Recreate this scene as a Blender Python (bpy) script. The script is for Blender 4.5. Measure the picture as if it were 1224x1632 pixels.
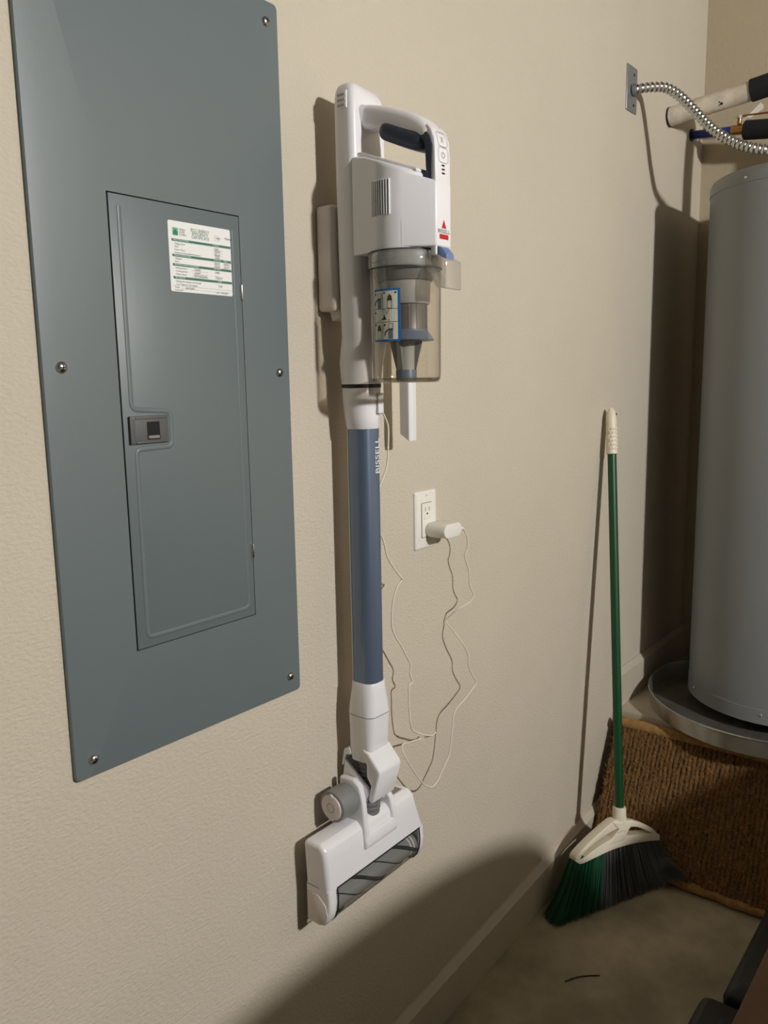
import bpy, bmesh, math, random
from mathutils import Vector, Matrix, noise

for o in list(bpy.data.objects):
    bpy.data.objects.remove(o)
S = bpy.context.scene
COL = S.collection
random.seed(7)
PI = math.pi

# ------------------------------------------------------------------ camera
cam_data = bpy.data.cameras.new('camera')
cam = bpy.data.objects.new('camera', cam_data)
COL.objects.link(cam)
S.camera = cam
F_PX = 1290.0
cam_data.sensor_fit = 'VERTICAL'
cam_data.sensor_height = 36.0
cam_data.lens = F_PX / 1632.0 * 36.0
cam_data.clip_start = 0.02
CAM_LOC = Vector((0.0, -0.921, 1.355))
down = Vector((136.0, 8001.0, F_PX)).normalized()          # plumb line in camera axes (right, down, forward)
hx = 1048.0
xax = Vector((hx, -(F_PX * F_PX + 136.0 * hx) / 8001.0, F_PX)).normalized()
zax = -down
yax = zax.cross(xax)
right = Vector((xax.x, yax.x, zax.x))
dwn = Vector((xax.y, yax.y, zax.y))
fwd = Vector((xax.z, yax.z, zax.z))
rot = Matrix((right, -dwn, -fwd)).transposed()
cam.matrix_world = Matrix.Translation(CAM_LOC) @ rot.to_4x4()

# ------------------------------------------------------------------ world, exposure
w = bpy.data.worlds.new('world')
S.world = w
w.use_nodes = True
w.node_tree.nodes['Background'].inputs[0].default_value = (1.0, 0.9, 0.75, 1)
w.node_tree.nodes['Background'].inputs[1].default_value = 0.0
S.view_settings.view_transform = 'Standard'
S.view_settings.look = 'None'
S.view_settings.exposure = 0.0
S.view_settings.gamma = 1.0
S.view_settings.use_curve_mapping = False
LAMP = Vector((0.95, -3.0, 2.22))
LAMP_STRENGTH = 1490.0
LAMP_COLOR = (1.0, 0.985, 0.965)


# ------------------------------------------------------------------ materials
def srgb(r, g, b):
    def f(c):
        c /= 255.0
        return c / 12.92 if c <= 0.04045 else ((c + 0.055) / 1.055) ** 2.4
    return (f(r), f(g), f(b), 1.0)


MATS = {}


def mat(name, col, rough=0.5, metal=0.0, bump=None, var=None, spec=0.5, coat=0.0, aniso=0.0):
    """bump=(scale, strength, distance[, detail]); var=(scale, amount[, second colour])"""
    m = bpy.data.materials.new(name)
    m.use_nodes = True
    nt = m.node_tree
    b = nt.nodes['Principled BSDF']
    b.inputs['Base Color'].default_value = col
    b.inputs['Roughness'].default_value = rough
    b.inputs['Metallic'].default_value = metal
    b.inputs['Specular IOR Level'].default_value = spec
    b.inputs['Coat Weight'].default_value = coat
    tc = None
    if bump or var:
        tc = nt.nodes.new('ShaderNodeTexCoord')
    if var:
        n = nt.nodes.new('ShaderNodeTexNoise')
        n.inputs['Scale'].default_value = var[0]
        n.inputs['Detail'].default_value = 6
        n.inputs['Roughness'].default_value = 0.6
        nt.links.new(tc.outputs['Object'], n.inputs['Vector'])
        r = nt.nodes.new('ShaderNodeValToRGB')
        r.color_ramp.elements[0].position = 0.35
        r.color_ramp.elements[1].position = 0.68
        c2 = var[2] if len(var) > 2 else tuple(c * (1 - var[1]) for c in col[:3]) + (1,)
        r.color_ramp.elements[0].color = c2
        r.color_ramp.elements[1].color = col
        nt.links.new(n.outputs['Fac'], r.inputs['Fac'])
        nt.links.new(r.outputs['Color'], b.inputs['Base Color'])
    if bump:
        n = nt.nodes.new('ShaderNodeTexNoise')
        n.inputs['Scale'].default_value = bump[0]
        n.inputs['Detail'].default_value = bump[3] if len(bump) > 3 else 3
        if len(bump) > 4:               # squash the relief into short horizontal strokes
            mp = nt.nodes.new('ShaderNodeMapping')
            mp.inputs['Scale'].default_value = (1, 1, bump[4])
            nt.links.new(tc.outputs['Object'], mp.inputs['Vector'])
            nt.links.new(mp.outputs['Vector'], n.inputs['Vector'])
        else:
            nt.links.new(tc.outputs['Object'], n.inputs['Vector'])
        bp = nt.nodes.new('ShaderNodeBump')
        bp.inputs['Strength'].default_value = bump[1]
        bp.inputs['Distance'].default_value = bump[2]
        nt.links.new(n.outputs['Fac'], bp.inputs['Height'])
        nt.links.new(bp.outputs['Normal'], b.inputs['Normal'])
    MATS[name] = m
    return m


def clear_mat(name, tint, refl_rough=0.04, body=0.0, bodycol=(0.5, 0.5, 0.5, 1)):
    """thin clear plastic: tinted see-through shell with a Fresnel gloss"""
    m = bpy.data.materials.new(name)
    m.use_nodes = True
    nt = m.node_tree
    nt.nodes.remove(nt.nodes['Principled BSDF'])
    out = nt.nodes['Material Output']
    tr = nt.nodes.new('ShaderNodeBsdfTransparent')
    tr.inputs[0].default_value = tint
    base = tr.outputs[0]
    if body > 0:
        df = nt.nodes.new('ShaderNodeBsdfDiffuse')
        df.inputs[0].default_value = bodycol
        mx0 = nt.nodes.new('ShaderNodeMixShader')
        mx0.inputs[0].default_value = body
        nt.links.new(tr.outputs[0], mx0.inputs[1])
        nt.links.new(df.outputs[0], mx0.inputs[2])
        base = mx0.outputs[0]
    gl = nt.nodes.new('ShaderNodeBsdfGlossy')
    gl.inputs['Roughness'].default_value = refl_rough
    lw = nt.nodes.new('ShaderNodeLayerWeight')
    lw.inputs['Blend'].default_value = 0.5
    pw = nt.nodes.new('ShaderNodeMath')
    pw.operation = 'POWER'
    pw.inputs[1].default_value = 2.2
    nt.links.new(lw.outputs['Facing'], pw.inputs[0])
    ma = nt.nodes.new('ShaderNodeMath')
    ma.operation = 'MULTIPLY_ADD'
    ma.inputs[1].default_value = 0.85
    ma.inputs[2].default_value = 0.035
    nt.links.new(pw.outputs[0], ma.inputs[0])
    mx = nt.nodes.new('ShaderNodeMixShader')
    nt.links.new(ma.outputs[0], mx.inputs[0])
    nt.links.new(base, mx.inputs[1])
    nt.links.new(gl.outputs[0], mx.inputs[2])
    nt.links.new(mx.outputs[0], out.inputs['Surface'])
    MATS[name] = m
    return m


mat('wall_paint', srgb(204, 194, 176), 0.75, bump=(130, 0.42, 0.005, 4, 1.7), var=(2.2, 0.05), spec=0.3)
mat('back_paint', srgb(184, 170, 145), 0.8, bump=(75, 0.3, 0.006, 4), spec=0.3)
mat('room_paint', srgb(94, 89, 81), 0.85)
mat('base_paint', srgb(198, 188, 170), 0.55, bump=(40, 0.15, 0.003), var=(14, 0.07))
mat('white_plastic', srgb(234, 232, 234), 0.28, coat=0.15)
mat('bracket_plastic', srgb(214, 206, 198), 0.4)
mat('grey_plastic', srgb(172, 172, 170), 0.35)
mat('mid_grey', srgb(128, 129, 128), 0.4)
mat('dark_grey', srgb(60, 60, 60), 0.5)
mat('near_black', srgb(22, 22, 22), 0.5)
mat('navy_grip', srgb(44, 52, 72), 0.5)
mat('steel_blue', srgb(112, 132, 176), 0.35)
mat('slate_blue', srgb(104, 116, 136), 0.4)
mat('tube_blue', srgb(112, 128, 152), 0.33, metal=0.55)
mat('outlet_white', srgb(236, 232, 222), 0.35)
mat('adapter_white', srgb(232, 228, 220), 0.4)
mat('cord_white', srgb(226, 218, 200), 0.5)
mat('panel_grey', srgb(102, 112, 114), 0.42, bump=(500, 0.06, 0.001))
mat('latch_grey', srgb(88, 88, 86), 0.55)
mat('black_hole', srgb(14, 13, 12), 0.8)
mat('screw_steel', srgb(205, 205, 205), 0.22, metal=1.0)
mat('galv_steel', srgb(150, 156, 160), 0.45, metal=0.7)
mat('conduit_steel', srgb(200, 200, 196), 0.25, metal=1.0)
mat('paper', srgb(236, 236, 232), 0.6)
mat('print_green', srgb(64, 116, 92), 0.6)
mat('logo_green', srgb(92, 182, 132), 0.6)
mat('print_black', srgb(40, 42, 44), 0.6)
mat('print_grey', srgb(110, 112, 112), 0.6)
mat('print_red', srgb(186, 22, 24), 0.5)
mat('print_white', srgb(240, 242, 244), 0.5)
mat('sticker_blue', srgb(20, 104, 176), 0.45)
mat('sticker_cream', srgb(222, 220, 204), 0.5)
mat('heater_paint', srgb(128, 131, 132), 0.4, bump=(3.0, 0.10, 0.02, 1))
mat('pan_metal', srgb(186, 183, 174), 0.26, metal=0.8, var=(9, 0.25))
mat('concrete', srgb(180, 168, 142), 0.85, bump=(25, 0.25, 0.006, 8), var=(5.0, 0.45))
mat('platform_concrete', srgb(196, 184, 164), 0.85, bump=(60, 0.3, 0.004, 6), var=(8, 0.2))
mat('coir', srgb(128, 92, 50), 0.95, bump=(420, 0.9, 0.004, 4), var=(55, 0.5))
mat('coir_edge', srgb(168, 128, 74), 0.95, bump=(300, 0.6, 0.003, 4), var=(60, 0.35))
mat('coir_fibre', srgb(176, 134, 80), 0.9)
mat('broom_cream', srgb(226, 218, 196), 0.45)
mat('broom_green', srgb(12, 68, 34), 0.4)
mat('bristle_green', srgb(6, 78, 48), 0.6)
mat('bristle_grey', srgb(86, 88, 88), 0.6)
mat('pipe_white', srgb(226, 214, 194), 0.75, bump=(40, 0.4, 0.004), var=(22, 0.28))
mat('foam_black', srgb(22, 24, 24), 0.9, bump=(300, 0.4, 0.002))
mat('pex_blue', srgb(22, 44, 130), 0.4)
mat('brass', srgb(170, 130, 80), 0.35, metal=0.9)
mat('tag_white', srgb(236, 230, 220), 0.6)
mat('copper', srgb(150, 90, 62), 0.4, metal=0.8)
mat('tote_black', srgb(12, 17, 14), 0.5)
mat('cardboard', srgb(112, 84, 66), 0.9, var=(6, 0.15))
mat('blocker_green', srgb(30, 44, 36), 0.55)  # only on the two added shade blockers out of view
mat('rubber', srgb(20, 20, 20), 0.8)
mat('twig', srgb(58, 42, 24), 0.9)
mat('roller_grey', srgb(150, 152, 150), 0.7, bump=(400, 0.5, 0.002))
mat('roller_dark', srgb(44, 44, 46), 0.8)
mat('hose_dark', srgb(112, 112, 110), 0.5)
mat('cyclone_mesh', srgb(128, 126, 122), 0.35, metal=0.5)
clear_mat('bin_clear', (0.91, 0.885, 0.835, 1), 0.09, body=0.03, bodycol=(0.6, 0.57, 0.5, 1))
clear_mat('latch_clear', (0.92, 0.905, 0.87, 1), 0.08, body=0.25, bodycol=(0.72, 0.71, 0.68, 1))
clear_mat('window_clear', (0.86, 0.86, 0.84, 1), 0.05, body=0.02)
clear_mat('base_clear', (0.80, 0.76, 0.68, 1), 0.1, body=0.1, bodycol=(0.55, 0.5, 0.42, 1))
em = bpy.data.materials.new('bulb_glow')
em.use_nodes = True
b_ = em.node_tree.nodes['Principled BSDF']
b_.inputs['Emission Color'].default_value = LAMP_COLOR + (1,)
b_.inputs['Emission Strength'].default_value = LAMP_STRENGTH
MATS['bulb_glow'] = em


# ------------------------------------------------------------------ mesh helpers
def link(o, parent=None):
    COL.objects.link(o)
    if parent is not None:
        o.parent = parent
        # parts are modelled in room coordinates: undo the offset of the thing's Empty
        o.matrix_parent_inverse = Matrix.Translation(-parent.location)
    return o


def obj(name, bm, m, parent=None, smooth=35, recalc=True):
    if recalc:
        bmesh.ops.recalc_face_normals(bm, faces=bm.faces)
    me = bpy.data.meshes.new(name)
    bm.to_mesh(me)
    bm.free()
    me.materials.append(MATS[m])
    if smooth:
        me.polygons.foreach_set('use_smooth', [True] * len(me.polygons))
        me.set_sharp_from_angle(angle=math.radians(smooth))
    return link(bpy.data.objects.new(name, me), parent)


def thing(name, label, cat, loc, group=None):
    o = bpy.data.objects.new(name, None)
    o.empty_display_size = 0.05
    o.location = loc
    COL.objects.link(o)
    o['label'] = label
    o['category'] = cat
    if group:
        o['group'] = group
    return o


def tag(o, label, cat, group=None):
    o['label'] = label
    o['category'] = cat
    if group:
        o['group'] = group
    return o


def struct(o):
    o['kind'] = 'structure'
    return o


def bev(bm, wd, seg=3, ang=30):
    es = [e for e in bm.edges if len(e.link_faces) == 2 and e.calc_face_angle(0) > math.radians(ang)]
    if es and wd > 0:
        bmesh.ops.bevel(bm, geom=es, offset=wd, segments=seg, profile=0.5, affect='EDGES', clamp_overlap=True)
    return bm


def box(x0, x1, y0, y1, z0, z1, b=0.0, seg=3, bm=None):
    n = bmesh.new()
    vs = [n.verts.new((x, y, z)) for x in (x0, x1) for y in (y0, y1) for z in (z0, z1)]
    for f in ((0, 1, 3, 2), (4, 6, 7, 5), (0, 4, 5, 1), (2, 3, 7, 6), (0, 2, 6, 4), (1, 5, 7, 3)):
        n.faces.new([vs[i] for i in f])
    bmesh.ops.recalc_face_normals(n, faces=n.faces)
    bev(n, b, seg)
    return join(bm, n)


def join(bm, n):
    if bm is None:
        return n
    me = bpy.data.meshes.new('tmp')
    n.to_mesh(me)
    n.free()
    bm.from_mesh(me)
    bpy.data.meshes.remove(me)
    return bm


def prism(poly, a0, a1, axis, b=0.0, seg=3, bm=None):
    """poly of 2-D points swept along an axis: 'x' -> (y,z), 'y' -> (x,z), 'z' -> (x,y)"""
    n = bmesh.new()

    def P(p, a):
        return {'x': (a, p[0], p[1]), 'y': (p[0], a, p[1]), 'z': (p[0], p[1], a)}[axis]
    r0 = [n.verts.new(P(p, a0)) for p in poly]
    r1 = [n.verts.new(P(p, a1)) for p in poly]
    n.faces.new(r0)
    n.faces.new(list(reversed(r1)))
    k = len(poly)
    for i in range(k):
        n.faces.new((r0[i], r1[i], r1[(i + 1) % k], r0[(i + 1) % k]))
    bmesh.ops.recalc_face_normals(n, faces=n.faces)
    bev(n, b, seg)
    return join(bm, n)


def loft(rings, cap=True, bm=None, closed=True):
    n = bmesh.new()
    vr = [[n.verts.new(p) for p in r] for r in rings]
    k = len(rings[0])
    for a, b in zip(vr, vr[1:]):
        for i in range(k if closed else k - 1):
            n.faces.new((a[i], a[(i + 1) % k], b[(i + 1) % k], b[i]))
    if cap:
        n.faces.new(list(reversed(vr[0])))
        n.faces.new(vr[-1])
    return join(bm, n)


def rrect(cx, cy, wd, dp, r, n=5):
    """rounded rectangle outline in 2-D"""
    r = min(r, wd / 2 - 1e-5, dp / 2 - 1e-5)
    out = []
    for sx, sy, a0 in ((1, 1, 0), (-1, 1, PI / 2), (-1, -1, PI), (1, -1, 1.5 * PI)):
        for i in range(n + 1):
            a = a0 + PI / 2 * i / n
            out.append((cx + sx * (wd / 2 - r) + r * math.cos(a), cy + sy * (dp / 2 - r) + r * math.sin(a)))
    return out


def ringz(pts, z):
    return [(p[0], p[1], z) for p in pts]


def lathe(profile, cx, cy, n=40, bm=None, cap=True, a0=0.0):
    rings = []
    for r, z in profile:
        rings.append([(cx + r * math.cos(a0 + 2 * PI * i / n), cy + r * math.sin(a0 + 2 * PI * i / n), z) for i in range(n)])
    return loft(rings, cap, bm)


def catmull(pts, sub=8):
    P = [Vector(p) for p in pts]
    P = [2 * P[0] - P[1]] + P + [2 * P[-1] - P[-2]]
    out = []
    for i in range(1, len(P) - 2):
        for s in range(sub):
            t = s / sub
            a, b, c, d = P[i - 1], P[i], P[i + 1], P[i + 2]
            out.append(0.5 * ((2 * b) + (c - a) * t + (2 * a - 5 * b + 4 * c - d) * t * t + (3 * b - a - 3 * c + d) * t ** 3))
    out.append(P[-2])
    return out


def sweep(path, rad, n=8, bm=None, cap=True, section=None, up=None):
    """tube along a path; rad number or function(i); section = list of (a,b) offsets scaled by 1"""
    path = [Vector(p) for p in path]
    rings = []
    t0 = (path[1] - path[0]).normalized()
    ref = Vector(up) if up else (Vector((0, 0, 1)) if abs(t0.z) < 0.9 else Vector((1, 0, 0)))
    nrm = (ref - ref.dot(t0) * t0).normalized()
    for i, p in enumerate(path):
        t = (path[min(i + 1, len(path) - 1)] - path[max(i - 1, 0)]).normalized()
        nrm = (nrm - nrm.dot(t) * t).normalized()
        bn = t.cross(nrm)
        r = rad(i) if callable(rad) else rad
        if section:
            rings.append([tuple(p + nrm * a * r + bn * b * r) for a, b in section])
        else:
            rings.append([tuple(p + nrm * r * math.cos(2 * PI * k / n) + bn * r * math.sin(2 * PI * k / n)) for k in range(n)])
    return loft(rings, cap, bm)


def disc_bm(center, axis, prof, n=24, bm=None):
    """lathe about an arbitrary axis; prof = (radius, distance along the axis)"""
    axis = Vector(axis).normalized()
    ref = Vector((0, 0, 1)) if abs(axis.z) < 0.9 else Vector((1, 0, 0))
    u = (ref - ref.dot(axis) * axis).normalized()
    v = axis.cross(u)
    c = Vector(center)
    rings = [[tuple(c + axis * h + u * r * math.cos(2 * PI * k / n) + v * r * math.sin(2 * PI * k / n)) for k in range(n)] for r, h in prof]
    return loft(rings, True, bm)


# ---- flat print -------------------------------------------------------------
def text_geo(s, size, spacing=1.0):
    cu = bpy.data.curves.new('t', 'FONT')
    cu.body = s
    cu.size = size
    cu.space_character = spacing
    cu.resolution_u = 3
    o = bpy.data.objects.new('t', cu)
    COL.objects.link(o)
    dg = bpy.context.evaluated_depsgraph_get()
    me = bpy.data.meshes.new_from_object(o.evaluated_get(dg))
    vs = [(v.co.x, v.co.y) for v in me.vertices]
    fs = [tuple(p.vertices) for p in me.polygons]
    bpy.data.objects.remove(o)
    bpy.data.curves.remove(cu)
    bpy.data.meshes.remove(me)
    return vs, fs


class Print:
    def __init__(self, fn):
        self.fn = fn
        self.v = []
        self.f = []

    def add(self, vs, fs):
        k = len(self.v)
        self.v += vs
        self.f += [tuple(i + k for i in f) for f in fs]

    def poly(self, pts):
        self.add(list(pts), [tuple(range(len(pts)))])

    def rect(self, u0, u1, v0, v1, n=1):
        for i in range(n):
            a, b = u0 + (u1 - u0) * i / n, u0 + (u1 - u0) * (i + 1) / n
            self.poly([(a, v0), (b, v0), (b, v1), (a, v1)])

    def rrect(self, u0, u1, v0, v1, r):
        self.poly(rrect((u0 + u1) / 2, (v0 + v1) / 2, u1 - u0, v1 - v0, r, 4))

    def disc(self, u, v, r, n=12):
        self.poly([(u + r * math.cos(2 * PI * i / n), v + r * math.sin(2 * PI * i / n)) for i in range(n)])

    def line(self, pts, wd):
        for a, b in zip(pts, pts[1:]):
            d = Vector((b[0] - a[0], b[1] - a[1]))
            if d.length < 1e-9:
                continue
            n = Vector((-d.y, d.x)).normalized() * wd / 2
            self.poly([(a[0] + n.x, a[1] + n.y), (a[0] - n.x, a[1] - n.y), (b[0] - n.x, b[1] - n.y), (b[0] + n.x, b[1] + n.y)])

    def text(self, s, u, v, size, align='L', width=None, spacing=1.0, xscale=1.0):
        vs, fs = text_geo(s, size, spacing)
        if not vs:
            return
        x0, x1 = min(p[0] for p in vs), max(p[0] for p in vs)
        k = xscale
        if width:
            k = width / (x1 - x0)
        off = {'L': 0, 'C': -(x1 - x0) * k / 2, 'R': -(x1 - x0) * k}[align]
        self.add([(u + off + (p[0] - x0) * k, v + p[1]) for p in vs], fs)

    def build(self, name, m, parent):
        me = bpy.data.meshes.new(name)
        me.from_pydata([self.fn(*p) for p in self.v], [], self.f)
        me.materials.append(MATS[m])
        return link(bpy.data.objects.new(name, me), parent)


# ================================================================== SETTING
def floor_z(x):
    return 0.06 * (x - 2.03)


XB = 2.82      # back wall
bm = bmesh.new()
NX, NY = 40, 30
X0, X1, Y0, Y1 = -2.6, XB + 0.1, -4.7, 0.12
g = [[bm.verts.new((X0 + (X1 - X0) * i / NX, Y0 + (Y1 - Y0) * j / NY, floor_z(X0 + (X1 - X0) * i / NX))) for j in range(NY + 1)] for i in range(NX + 1)]
for i in range(NX):
    for j in range(NY):
        bm.faces.new((g[i][j], g[i + 1][j], g[i + 1][j + 1], g[i][j + 1]))
r = bmesh.ops.extrude_face_region(bm, geom=list(bm.faces))
bmesh.ops.translate(bm, verts=[e for e in r['geom'] if isinstance(e, bmesh.types.BMVert)], vec=(0, 0, -0.1))
struct(obj('floor', bm, 'concrete'))
struct(obj('wall_left', box(-2.6, XB + 0.12, 0.0, 0.12, -0.4, 2.8), 'wall_paint'))
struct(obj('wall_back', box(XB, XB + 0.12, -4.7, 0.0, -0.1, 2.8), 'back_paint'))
struct(obj('wall_front', box(-2.72, -2.6, -4.7, 0.12, -0.5, 2.8), 'room_paint'))
struct(obj('wall_right', box(-2.6, XB, -4.82, -4.7, -0.5, 2.8), 'room_paint'))
struct(obj('ceiling', box(-2.72, XB + 0.12, -4.82, 0.12, 2.8, 2.9), 'room_paint'))

PLAT_X, PLAT_Z = 2.225, 0.375


def baseboard(name, x0, x1, zf):
    """board with a chamfered top that follows the slab"""
    prof = [(0.0, 0.0), (-0.018, 0.0), (-0.018, 0.098), (-0.004, 0.112), (0.0, 0.112)]
    r0 = [(x0, y, zf(x0) + z) for y, z in prof]
    r1 = [(x1, y, zf(x1) + z) for y, z in prof]
    return struct(obj(name, loft([r0, r1]), 'base_paint', smooth=20))


baseboard('baseboard_left', -2.6, PLAT_X, floor_z)
baseboard('baseboard_left', PLAT_X, XB, lambda x: PLAT_Z)

plat = obj('concrete_platform', box(PLAT_X, XB, -1.05, -0.001, -0.02, PLAT_Z, 0.008, 2), 'platform_concrete')
struct(plat)
plat['label'] = 'raised concrete platform under the water heater'
plat['category'] = 'platform'

# ================================================================== ELECTRICAL PANEL
pan = thing('electrical_panel', 'grey metal electrical breaker panel cover mounted on the beige wall', 'electrical panel', (0.70, 0, 0.855))
PX0, PX1, PZ0, PZ1, PY = 0.497, 0.902, 0.855, 1.897, -0.012
DX0, DX1, DZ0, DZ1 = 0.599, 0.809, 1.005, 1.590
G = 0.0016
# the cover: a sheet with a door opening, edges rolled back, left margin sloping slightly to the wall
bm = bmesh.new()
cr = 0.007
outer = rrect((PX0 + PX1) / 2, (PZ0 + PZ1) / 2, PX1 - PX0, PZ1 - PZ0, cr, 5)
hole = [(DX1 + G, DZ1 + G), (DX0 - G, DZ1 + G), (DX0 - G, DZ0 - G), (DX1 + G, DZ0 - G)]
mid = rrect((PX0 + PX1) / 2, (PZ0 + PZ1) / 2, PX1 - PX0 - 0.003, PZ1 - PZ0 - 0.003, cr, 5)


def py_at(x):
    t = min(max((x - PX0) / 0.022, 0), 1)
    return PY + 0.0022 * (1 - t)


vo = [bm.verts.new((x, -0.0045, z)) for x, z in outer]
ve = [bm.verts.new((x, py_at(x) + 0.0015, z)) for x, z in outer]
vm = [bm.verts.new((x, py_at(x), z)) for x, z in mid]
vin = [bm.verts.new((min(max(x, PX0 + 0.022), PX1 - 0.004), PY, min(max(z, PZ0 + 0.004), PZ1 - 0.004))) for x, z in mid]
n = len(outer)
for a, b in ((vo, ve), (ve, vm), (vm, vin)):
    for i in range(n):
        try:
            bm.faces.new((a[i], a[(i + 1) % n], b[(i + 1) % n], b[i]))
        except ValueError:
            pass
vh = [bm.verts.new((x, PY, z)) for x, z in hole]
vhb = [bm.verts.new((x, -0.0058, z)) for x, z in hole]
q = n // 4
for c in range(4):
    seg = [vin[c * q + k] for k in range(q)]
    for a, b in zip(seg, seg[1:]):
        bm.faces.new((a, b, vh[c]))
    bm.faces.new((seg[-1], vin[((c + 1) * q) % n], vh[(c + 1) % 4], vh[c]))
    bm.faces.new((vh[c], vh[(c + 1) % 4], vhb[(c + 1) % 4], vhb[c]))
bmesh.ops.remove_doubles(bm, verts=bm.verts, dist=1e-5)
obj('cover', bm, 'panel_grey', pan, 30)
obj('opening_backing', box(DX0 - 0.004, DX1 + 0.004, -0.0062, -0.0055, DZ0 - 0.004, DZ1 + 0.004), 'black_hole', pan)
door = obj('panel_door', box(DX0, DX1, PY - 0.0012, PY + 0.006, DZ0, DZ1, 0.0009, 2), 'panel_grey', pan)
DY = PY - 0.0012
half = [(0.0042 * math.cos(a), 0.0016 * math.sin(a)) for a in [PI * k / 6 for k in range(7)]]


def ridge(pts, parent, name='embossed_ridge', wd=0.0036, h=0.0014):
    path = []
    for i, p in enumerate(pts):
        if 0 < i < len(pts) - 1:
            a, b, c = Vector(pts[i - 1]), Vector(p), Vector(pts[i + 1])
            ra = min(0.009, (b - a).length / 2.2, (c - b).length / 2.2)
            p0, p1 = b + (a - b).normalized() * ra, b + (c - b).normalized() * ra
            for k in range(7):
                t = k / 6
                path.append((1 - t) ** 2 * p0 + 2 * t * (1 - t) * b + t * t * p1)
        else:
            path.append(Vector(p))
    rings = []
    for i, p in enumerate(path):
        t = (path[min(i + 1, len(path) - 1)] - path[max(i - 1, 0)]).normalized()
        nn = Vector((-t.y, t.x))
        rings.append([(p.x + nn.x * wd * math.cos(PI * k / 6), DY + 0.0003 - h * math.sin(PI * k / 6), p.y + nn.y * wd * math.cos(PI * k / 6)) for k in range(7)])
    return obj(name, loft(rings, True), 'panel_grey', parent, 60)


ridge([(0.613, 1.576), (0.613, 1.3245), (0.6730, 1.3205), (0.6735, 1.2735), (0.6165, 1.2725), (0.6155, 1.0185), (0.797, 1.0185), (0.797, 1.04)], door)
ridge([(0.797, 1.045), (0.797, 1.57)], door, wd=0.002, h=0.0005)
# latch
lat = obj('latch', prism([(0.606, 1.3160), (0.6665, 1.3160), (0.6665, 1.2795), (0.606, 1.2795)], DY - 0.0035, DY + 0.001, 'y', 0.0012, 2), 'latch_grey', door)
obj('latch_recess', box(0.6320, 0.6520, DY - 0.0040, DY - 0.002, 1.2845, 1.3080, 0.0005, 1), 'black_hole', lat)
for zz in (1.3130, 1.2815):
    obj('latch_rib', box(0.6145, 0.6645, DY - 0.0048, DY - 0.003, zz - 0.0012, zz + 0.0012, 0.0006, 2), 'latch_grey', lat)
obj('latch_lip', prism([(0.606, 1.316), (0.6135, 1.311), (0.6135, 1.2845), (0.606, 1.2795)], DY - 0.0052, DY - 0.003, 'y', 0.0008, 2), 'latch_grey', lat)
obj('latch_slider', box(0.6335, 0.6505, DY - 0.0046, DY - 0.003, 1.2860, 1.2900, 0.0004, 1), 'mid_grey', lat)
for z0, z1 in ((1.474, 1.497), (1.094, 1.116)):
    obj('hinge', box(0.8062, 0.8098, PY - 0.0048, PY + 0.002, z0, z1, 0.0012, 3), 'screw_steel', door)
for x, z in ((0.8775, 1.868), (0.521, 1.868), (0.521, 1.378), (0.880, 1.371), (0.523, 0.879), (0.879, 0.883)):
    s = obj('screw', disc_bm((x, PY + 0.0005, z), (0, -1, 0), [(0.0072, 0), (0.0072, 0.0012), (0.0064, 0.0028), (0.0046, 0.0042), (0.0022, 0.005), (0.0003, 0.0052)], 20), 'screw_steel', pan, 50)
    bm = box(x - 0.0034, x + 0.0034, PY - 0.0052, PY - 0.003, z - 0.0006, z + 0.0006)
    box(x - 0.0006, x + 0.0006, PY - 0.0052, PY - 0.003, z - 0.0034, z + 0.0034, bm=bm)
    obj('cross_slot', bm, 'near_black', s)

# certificate sticker
SX0, SX1, SZ0, SZ1 = 0.6855, 0.7915, 1.4785, 1.5695
st = obj('certificate_sticker', prism(rrect((SX0 + SX1) / 2, (SZ0 + SZ1) / 2, SX1 - SX0, SZ1 - SZ0, 0.0025, 3), DY - 0.0003, DY + 0.0001, 'y'), 'paper', door, 0)
st['label'] = 'white certificate sticker with green bars'
WS, HS = SX1 - SX0, SZ1 - SZ0


def on_sticker(u, v):      # u 0..1 across, v 0..1 from the top
    return (SX0 + u * WS, DY - 0.00055, SZ1 - v * HS)


class SP(Print):
    """sticker print in metres from the sticker's top left corner"""
    def T(self, s, u, v, size, align='L', width=None, xscale=1.0):
        self.text(s, u * WS, -v * HS, size, align, width * WS if width else None, 1.0, xscale)


fs = lambda a, b: (SX0 + a, DY - 0.00055, SZ1 + b)
fs2 = lambda a, b: (SX0 + a, DY - 0.0007, SZ1 + b)
for v in (0.250, 0.468, 0.600, 0.782):
    gbar = SP(fs)
    gbar.rect(0.045 * WS, 0.995 * WS, -(v + 0.036) * HS, -v * HS)
    gbar.build('green_bar', 'print_green', st)
lg = SP(fs)
lg.rrect(0.065 * WS, 0.150 * WS, -0.205 * HS, -0.095 * HS, 0.001)
lg.build('green_emblem', 'logo_green', st)
lw = SP(fs2)
lw.poly([(0.075 * WS, -0.195 * HS), (0.075 * WS, -0.15 * HS), (0.107 * WS, -0.115 * HS), (0.14 * WS, -0.15 * HS), (0.14 * WS, -0.195 * HS)])
lw.build('house_mark', 'print_green', st)
tx = SP(fs)
for i, s in enumerate(('IECC ENERGY', 'EFFICIENCY', 'CERTIFICATE')):
    tx.T(s, 0.50, 0.112 + 0.050 * i, 0.0056, 'C', (0.30, 0.26, 0.28)[i])
tx.build('title_lettering', 'print_green', st)
sm = SP(fs)
for i, s in enumerate(('GREEN', 'HOME', 'WORKS')):
    sm.T(s, 0.165, 0.125 + 0.036 * i, 0.0034)
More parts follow.
